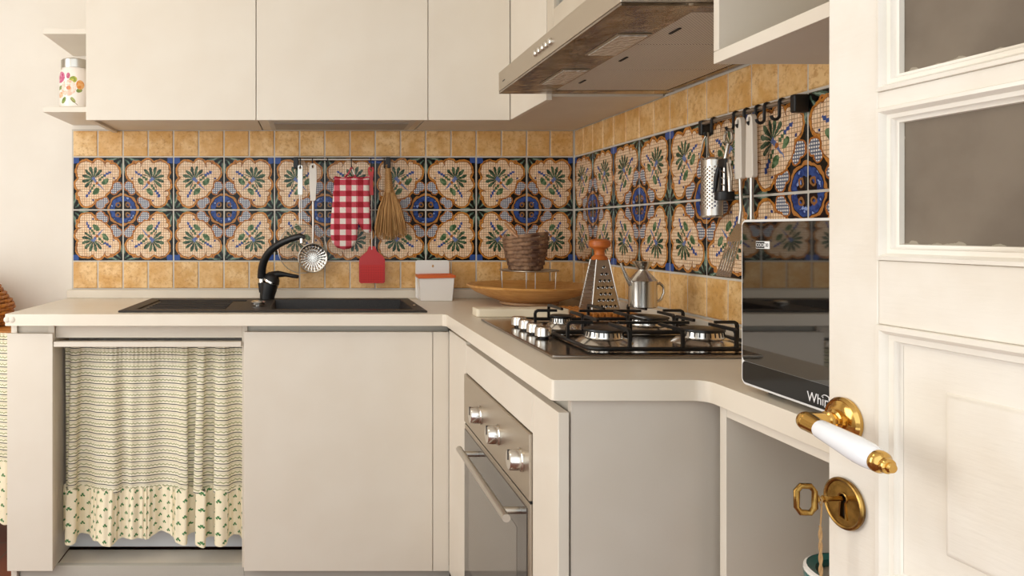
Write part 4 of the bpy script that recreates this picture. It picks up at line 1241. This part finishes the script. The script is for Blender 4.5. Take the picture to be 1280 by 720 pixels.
# cylinder grater
cg = thing('curved_grater', 'curved pierced steel grater hanging left on the right-hand rail', 'grater', (KX, 1.915, 1.19))
def cgp(u, v):
    a = (u - 0.5) * PI
    return (1.030 - .034 * math.cos(a), 1.892 - .033 * math.sin(a), 1.203 + .150 * v)
m = MB()
NU, NV = 33, 61
for j in range(NV + 1):
    for i_ in range(NU + 1): m.v.append(cgp(i_ / NU, j / NV))
for j in range(NV):
    for i_ in range(NU):
        inb = 3 < i_ < NU - 4 and 8 < j < NV - 9
        if inb and (i_ % 4 == 1 and j % 4 == 1 or i_ % 4 == 3 and j % 4 == 3): continue
        a = j * (NU + 1) + i_
        m.f.append((a, a + 1, a + NU + 2, a + NU + 1))
obj('pierced_sheet', m, M_STEEL, cg, recalc=False, solid=0.0008)
for zz in (1.205, 1.351):
    obj('end_band', MB().tube([Vector(cgp(k / 16, 0)).xy.to_3d() + Vector((0, 0, zz)) for k in range(17)], .003, 8), M_CHROME, cg)
obj('hanging_wire', MB().tube([(1.0, 1.915, 1.355), (1.008, 1.910, 1.40), (KX, 1.900, 1.418), (1.008, 1.888, 1.40), (1.0, 1.87, 1.355)], .0018, 8), M_STEEL, cg)
# corkscrew
cy_ = 1.800; cX = 0.985
ck = thing('corkscrew', 'black and steel winged corkscrew hanging before the curved grater', 'corkscrew', (cX, cy_, 1.25))
m = MB(); m.tube([(KX - .003, cy_ + .016 * math.cos(a), 1.396 + .018 * math.sin(a)) for a in [2 * PI * k / 24 for k in range(24)]], .004, 8, closed=True)
obj('opener_ring', m, M_CHROME, ck)
obj('screw', MB().tube([(KX - .004, cy_, 1.38), (KX - .012, cy_, 1.34), (KX - .014, cy_, 1.255)], .0045, 10).tube([(KX - .013 + .006 * math.cos(k * .9), cy_ + .006 * math.sin(k * .9), 1.335 - k * .0022) for k in range(36)], .0016, 6), M_CHROME, ck)
X0 = KX - .013
obj('frame', MB().box(X0 - .008, X0 + .006, cy_ - .016, cy_ + .016, 1.322, 1.343).box(X0 - .006, X0 + .004, cy_ - .014, cy_ - .009, 1.262, 1.325).box(X0 - .006, X0 + .004, cy_ + .009, cy_ + .014, 1.262, 1.325), M_BLACK, ck, bevel=0.002)
obj('bell', MB().lathe([(0.021, 0), (0.022, .003), (0.021, .020), (0.017, .022)], Matrix.Translation((X0, cy_, 1.243)), 28), M_BLACK, ck)
for s_ in (-1, 1):
    wg = obj('wing', MB().tube([(X0 - .001, cy_ + s_ * .019, 1.332), (X0 - .004, cy_ + s_ * .029, 1.30), (X0 - .006, cy_ + s_ * .033, 1.262)], [.005, .006, .004], 10), M_CHROME if s_ < 0 else M_BLACK, ck)
    obj('gear', MB().lathe([(0.009, -.003), (0.009, .003)], toward((X0 - .001, cy_ + s_ * .017, 1.334), (X0 - 1, cy_ + s_ * .017, 1.334)), 12), M_CHROME, wg)
# two white-handled utensils
def wall_handle(parent, y, ztop, L):
    mm_ = basis((KX, y, ztop - L), (0, -1, 0), (0, 0, 1), (-1, 0, 0))
    m_ = MB(); slab_holes(m_, handle_poly(L, .0125, .0135, .0150), [circ(0, L - .012, .0042, 12, 1.6)], -.0065, .0065, mm_)
    return obj('handle', m_, M_WHITEP, parent, bevel=0.003)
tn = thing('slotted_turner', 'white-handled slotted steel turner, blade beside the microwave', 'turner', (KX, 1.757, 1.06))
wall_handle(tn, 1.757, 1.437, 0.146)
obj('shaft', MB().tube([(KX, 1.757, 1.292), (KX + .002, 1.757, 1.22), (KX - .004, 1.754, 1.185)], .0042, 10), M_STEEL, tn)
p0 = Vector((KX - .004, 1.754, 1.188)); p1 = Vector((0.972, 1.754, 1.062))
dn = (p1 - p0); Lb = dn.length; dn.normalize()
mb_ = basis(p0, (0, -1, 0), dn, Vector((0, -1, 0)).cross(dn))
m = MB(); slab_holes(m, [(-.008, 0), (.008, 0), (.026, .04), (.031, Lb), (-.031, Lb), (-.026, .04)], [rrect(-.0200 + k * .0100 - .0024, -.0200 + k * .0100 + .0024, .045, Lb - .012, .002, 2) for k in range(5)], -.0006, .0006, mb_)
obj('slotted_blade', m, M_CHROME, tn, smooth=False)
ld = thing('serving_spoon', 'white-handled steel spoon hanging nearest the microwave', 'spoon', (KX, 1.712, 1.05))
wall_handle(ld, 1.712, 1.437, 0.146)
obj('shaft', MB().tube([(KX, 1.712, 1.292), (KX, 1.712, 1.17), (KX - .003, 1.712, 1.12)], .0045, 10), M_STEEL, ld)
obj('spoon_bowl', MB().sphere((KX - .004, 1.712, 1.085), 1.0, 20, 12, (.008, .027, .042)), M_STEEL, ld)

# ------------------------------------------------------------------ side stand with cloth and wicker hamper at the far left
st_ = thing('side_stand', 'low stand at the left edge hidden under striped cloth', 'stand', (-1.24, 2.78, 0))
obj('top', MB().box(-1.45, -1.03, 2.62, 2.96, 0.795, 0.815), M_WOOD3, st_, bevel=0.003)
for x_ in (-1.43, -1.07):
    for y_ in (2.64, 2.92):
        obj('leg', MB().box(x_, x_ + .03, y_, y_ + .03, 0, 0.7945), M_WOOD3, st_, bevel=0.002)
curtain('striped skirt of the low stand at the left edge', -1.46, -1.022, 2.598, 0.812, 0.355, 0.165, name='stand_skirt', amp=0.008)
M_RATT = MAT('honey_rattan', '#b8702a', 0.55)
M_RATT.color(M_RATT.mix(M_RATT.noise(scale=60, detail=3).smooth(0.3, 0.7), '#c98233', '#8f4f1a')); M_RATT = M_RATT.m
hmx, hmy, hmz = -1.300, 2.775, 0.8155
hm = thing('rattan_basket', 'honey-coloured rattan basket cut by the left edge', 'basket', (hmx, hmy, hmz))
def hr(h): return 0.145 + 0.035 * math.sin(min(1, max(0, (h + .03) / .12)) * PI * .5) - max(0, h - .075) * .75
obj('base', MB().lathe([(0.13, 0), (0.14, .006), (0.12, .012)], Matrix.Translation((hmx, hmy, hmz)), 32), M_RATT, hm)
for row in range(14):
    h = .010 + row * .0135
    pts = [(hmx + (hr(h) + .004 * math.cos(a * 15 + (PI if row % 2 else 0))) * math.cos(a), hmy + (hr(h) + .004 * math.cos(a * 15 + (PI if row % 2 else 0))) * math.sin(a), hmz + h) for a in [2 * PI * k / 90 for k in range(90)]]
    obj('weaver', MB().tube(pts, .0072, 6, closed=True), M_RATT, hm, angle=60)
for k in range(30):
    a = 2 * PI * (k + .5) / 30
    obj('stake', MB().tube([(hmx + hr(h) * math.cos(a), hmy + hr(h) * math.sin(a), hmz + h) for h in (.005, .04, .075, .11, .15, .195)], .0028, 6), M_RATT, hm)

# ------------------------------------------------------------------ the open door at the right
dv = Vector((0.062, -1, 0)).normalized(); tv_ = Vector((-1, -0.062, 0)).normalized()
D0 = Vector((0.626, 0.90, 0))
DM = basis(D0, dv, tv_, (0, 0, 1))              # local: s along the leaf, t towards the camera side, z up
DW = 0.725; TH = 0.038
dr1 = thing('door_1', 'open white panelled door with obscured glass panes', 'door', D0, kind='structure')
def dbox(name, s0, s1, z0, z1, t0=-TH, t1=0.0, mat=M_DOOR, bevel=0.002, parent=dr1):
    return obj(name, MB().box(s0, s1, t0, t1, z0, z1).xf(DM), mat, parent, bevel=bevel)
def dframe(name, s0, s1, z0, z1, prof, parent=dr1, close=False, mat=M_DOOR):
    vs = []; fs = []
    for ins, t in prof:
        vs += [DM @ Vector(q) for q in ((s0 + ins, t, z0 + ins), (s1 - ins, t, z0 + ins), (s1 - ins, t, z1 - ins), (s0 + ins, t, z1 - ins))]
    for k in range(len(prof) - 1):
        for j in range(4):
            fs.append((k * 4 + j, k * 4 + (j + 1) % 4, k * 4 + 4 + (j + 1) % 4, k * 4 + 4 + j))
    if close: fs.append(tuple(range(len(vs) - 4, len(vs))))
    return obj(name, MB().add(vs, fs), mat, parent, recalc=False, angle=50)
cols = [(0.073 + .202 * k, 0.248 + .202 * k) for k in range(3)]
rows_ = [(1.137 + .186 * k, 1.305 + .186 * k) for k in range(5)]
dbox('stile', 0, 0.073, 0.0, 2.12); dbox('stile', 0.652, DW, 0.0, 2.12)
dbox('rail', 0.0731, 0.6519, 1.066, 1.137); dbox('rail', 0.0731, 0.6519, 2.049, 2.12); dbox('rail', 0.0731, 0.6519, 0.70, 0.778); dbox('rail', 0.0731, 0.6519, 0.008, 0.20)
for k in range(2): dbox('mullion', cols[k][1] + .0001, cols[k + 1][0] - .0001, 1.1371, 2.0489)
for i_ in range(4):
    for a, b in cols: dbox('glazing_bar', a + .0001, b - .0001, rows_[i_][1], rows_[i_ + 1][0], bevel=0.001)
PRF = [(0.0, -.002), (0.0005, .0032), (0.0045, .0040), (0.0065, .001), (0.008, -.003), (0.0125, -.0035), (0.0145, -.008), (0.0175, -.009), (0.018, -.0145)]
for z0, z1 in rows_:
    for a, b in cols:
        dframe('moulding', a, b, z0, z1, PRF)
        dbox('pane', a + .0165, b - .0165, z0 + .0165, z1 - .0165, -.018, -.0145, M_FROST, 0)
        dframe('moulding', a, b, z0, z1, [(i2, -TH - t2) for i2, t2 in PRF])
PRF2 = [(0.0, -.002), (0.0005, .0040), (0.006, .0045), (0.009, .001), (0.0105, -.003), (0.0165, -.0035), (0.0185, -.009), (0.021, -.0105)]
for z0, z1 in ((0.778, 1.066), (0.20, 0.70)):
    dframe('moulding', 0.073, 0.652, z0, z1, PRF2)
    pn = dbox('panel', 0.0732, 0.6518, z0 + .0002, z1 - .0002, -.028, -.0108, bevel=0)
    dframe('raised_field', 0.146, 0.579, z0 + .062, z1 - .060, [(0, -.0108), (0.003, -.0068), (0.006, -.0064)], parent=pn, close=True)
# handle
hs, hz_ = 0.027, 0.9475
def D(s, t, z): return DM @ Vector((s, t, z))
def part_root(name, label, parent, loc):
    o = bpy.data.objects.new(name, None); o.empty_display_size = 0.02
    COL.objects.link(o); _post(o, parent, Vector(loc)); o['label'] = label
    return o
hn = part_root('door_handle', 'brass lever with white porcelain grip', dr1, D(hs, 0, hz_ - .03))
def dlathe(name, prof, a, b, mat, parent, seg=40): return obj(name, MB().lathe(prof, toward(a, b), seg), mat, parent)
dlathe('rosette', [(0.0265, 0), (0.0268, .004), (0.024, .0075), (0.0225, .0065), (0.019, .0085), (0.015, .010)], D(hs, 0.0005, hz_), D(hs, 1, hz_), M_GOLD, hn)
dlathe('neck', [(0.0125, .009), (0.0125, .015), (0.0095, .0165), (0.0095, .020), (0.0108, .0215), (0.0108, .0245), (0.0092, .026), (0.0098, .036)], D(hs, 0.0, hz_), D(hs, 1, hz_), M_GOLD, hn)
tb = 0.047
pa = D(hs, tb, hz_ - .001); pb = D(hs + .128, tb + .002, hz_ - .020)
el = [D(hs, .034, hz_), D(hs + .000, .043, hz_), D(hs + .004, .0485, hz_), D(hs + .012, .0485, hz_ - .002), D(hs + .022, .0475, hz_ - .004)]
obj('elbow', MB().tube([D(hs, .033, hz_), D(hs, .0470, hz_ - .0005)], [.0096, .0112], 28).sphere(D(hs, .0475, hz_ - .0005), .0113, 28, 16).tube([D(hs, .0475, hz_ - .0005), D(hs + .021, .0475, hz_ - .0038)], [.0112, .0098], 28), M_GOLD, hn)
ax = (pb - pa).normalized()
q0 = D(hs + .019, .0475, hz_ - .0035)
MG = toward(q0, q0 + (D(hs + .128, .0475, hz_ - .0195) - q0))
obj('grip', MB().lathe([(0.0095, 0), (0.0108, .003), (0.0118, .020), (0.0135, .045), (0.0142, .058), (0.0138, .070), (0.0126, .078), (0.0110, .082)], MG, 36), M_PORC, hn)
obj('finial', MB().lathe([(0.0115, .0815), (0.0120, .084), (0.0115, .088), (0.0090, .0905), (0.0078, .0915), (0.0086, .0935), (0.0078, .0965), (0.0052, .0975), (0.0058, .0995), (0.0045, .1015), (0.0005, .102)], MG, 32), M_GOLD, hn)
# lock
es, ez = 0.0285, 0.8505
ec = part_root('keyhole_plate', 'round aged brass keyhole plate', dr1, D(es, 0, ez - .03))
pl = MB(); khole = [(-.0048 * math.cos(a), .006 + .0062 * math.sin(a)) for a in [math.radians(-50 + 280 * k / 14) for k in range(15)]]
khole = [(0.0055 * math.cos(math.radians(-55 + 290 * k / 14)), 0.006 + 0.0055 * math.sin(math.radians(-55 + 290 * k / 14))) for k in range(15)] + [(-.0048, -.016), (.0048, -.016)]
PM = basis(D(es, .0004, ez), dv, (0, 0, 1), tv_)
slab_holes(pl, circ(0, 0, .0285, 48), [khole], 0, .0045, PM)
obj('plate', pl, M_OLDBRASS, ec, bevel=0.0008)
obj('rim', MB().tube([PM @ Vector((.0275 * math.cos(2 * PI * k / 48), .0275 * math.sin(2 * PI * k / 48), .004)) for k in range(48)], .0025, 8, closed=True), M_OLDBRASS, ec)
obj('keyhole_lip', MB().tube([PM @ Vector((x_ * 1.12, .001 + (y_ - .001) * 1.05, .0045)) for x_, y_ in khole], .0012, 6, closed=True), M_OLDBRASS, ec)
obj('lock_void', MB().prism([(x_ * 1.05, y_ * 1.02) for x_, y_ in khole], .0001, .0008, PM), M_DARK, ec)
ky = thing('key', 'old brass key in the lock with an octagonal bow', 'key', D(es, .002, ez))
KZ = ez + .006
obj('shank', MB().tube([D(es, .001, KZ), D(es, .040, KZ)], .0028, 12).tube([D(es, .026, KZ), D(es, .029, KZ)], .0042, 12).tube([D(es, .036, KZ), D(es, .041, KZ)], [.0042, .0036], 12), M_OLDBRASS, ky)
bc_ = D(es, .0505, KZ)
ob = [(-.0095, -.0095), (-.0095, .0095), (-.005, .0155), (.005, .0155), (.0095, .0095), (.0095, -.0095), (.005, -.0155), (-.005, -.0155)]
obj('bow', MB().tube([bc_ + tv_ * a + Vector((0, 0, b)) + dv * (-.002 * a / .0095) for a, b in ob], .0032, 10, closed=True), M_OLDBRASS, ky)
M_TWINE = MAT('twine', '#b89263', 0.9)
M_TWINE.bump(M_TWINE.noise(scale=900), 0.8, 0.002); M_TWINE = M_TWINE.m
tw_ = thing('twine', 'length of natural twine hanging from the door key', 'twine', D(es, .033, 0.70))
k0 = D(es, .0335, KZ)
obj('loop', MB().tube([k0 + tv_ * .006 * math.cos(t) * 0 + q for t, q in ((0, tv_ * .001 + Vector((0, 0, .004))), (0, dv * .004 + Vector((0, 0, 0))), (0, dv * .004 + tv_ * .001 + Vector((0, 0, -.012))), (0, tv_ * -.001 + Vector((0, 0, -.034))))], .0008, 6)
    .tube([k0 + tv_ * .001 + Vector((0, 0, .004)), k0 - dv * .004, k0 - dv * .004 - tv_ * .006 + Vector((0, 0, -.012)), k0 - tv_ * .001 + Vector((0, 0, -.034))], .0008, 6), M_TWINE, tw_)
for ph in (0, PI):
    obj('strand', MB().tube([k0 - tv_ * .001 + Vector((0, 0, -.032 - .0022 * k)) + dv * .0011 * math.cos(k * .5 + ph) + tv_ * (.0011 * math.sin(k * .5 + ph) - .00002 * k) for k in range(56)], .0013, 6), M_TWINE, tw_)
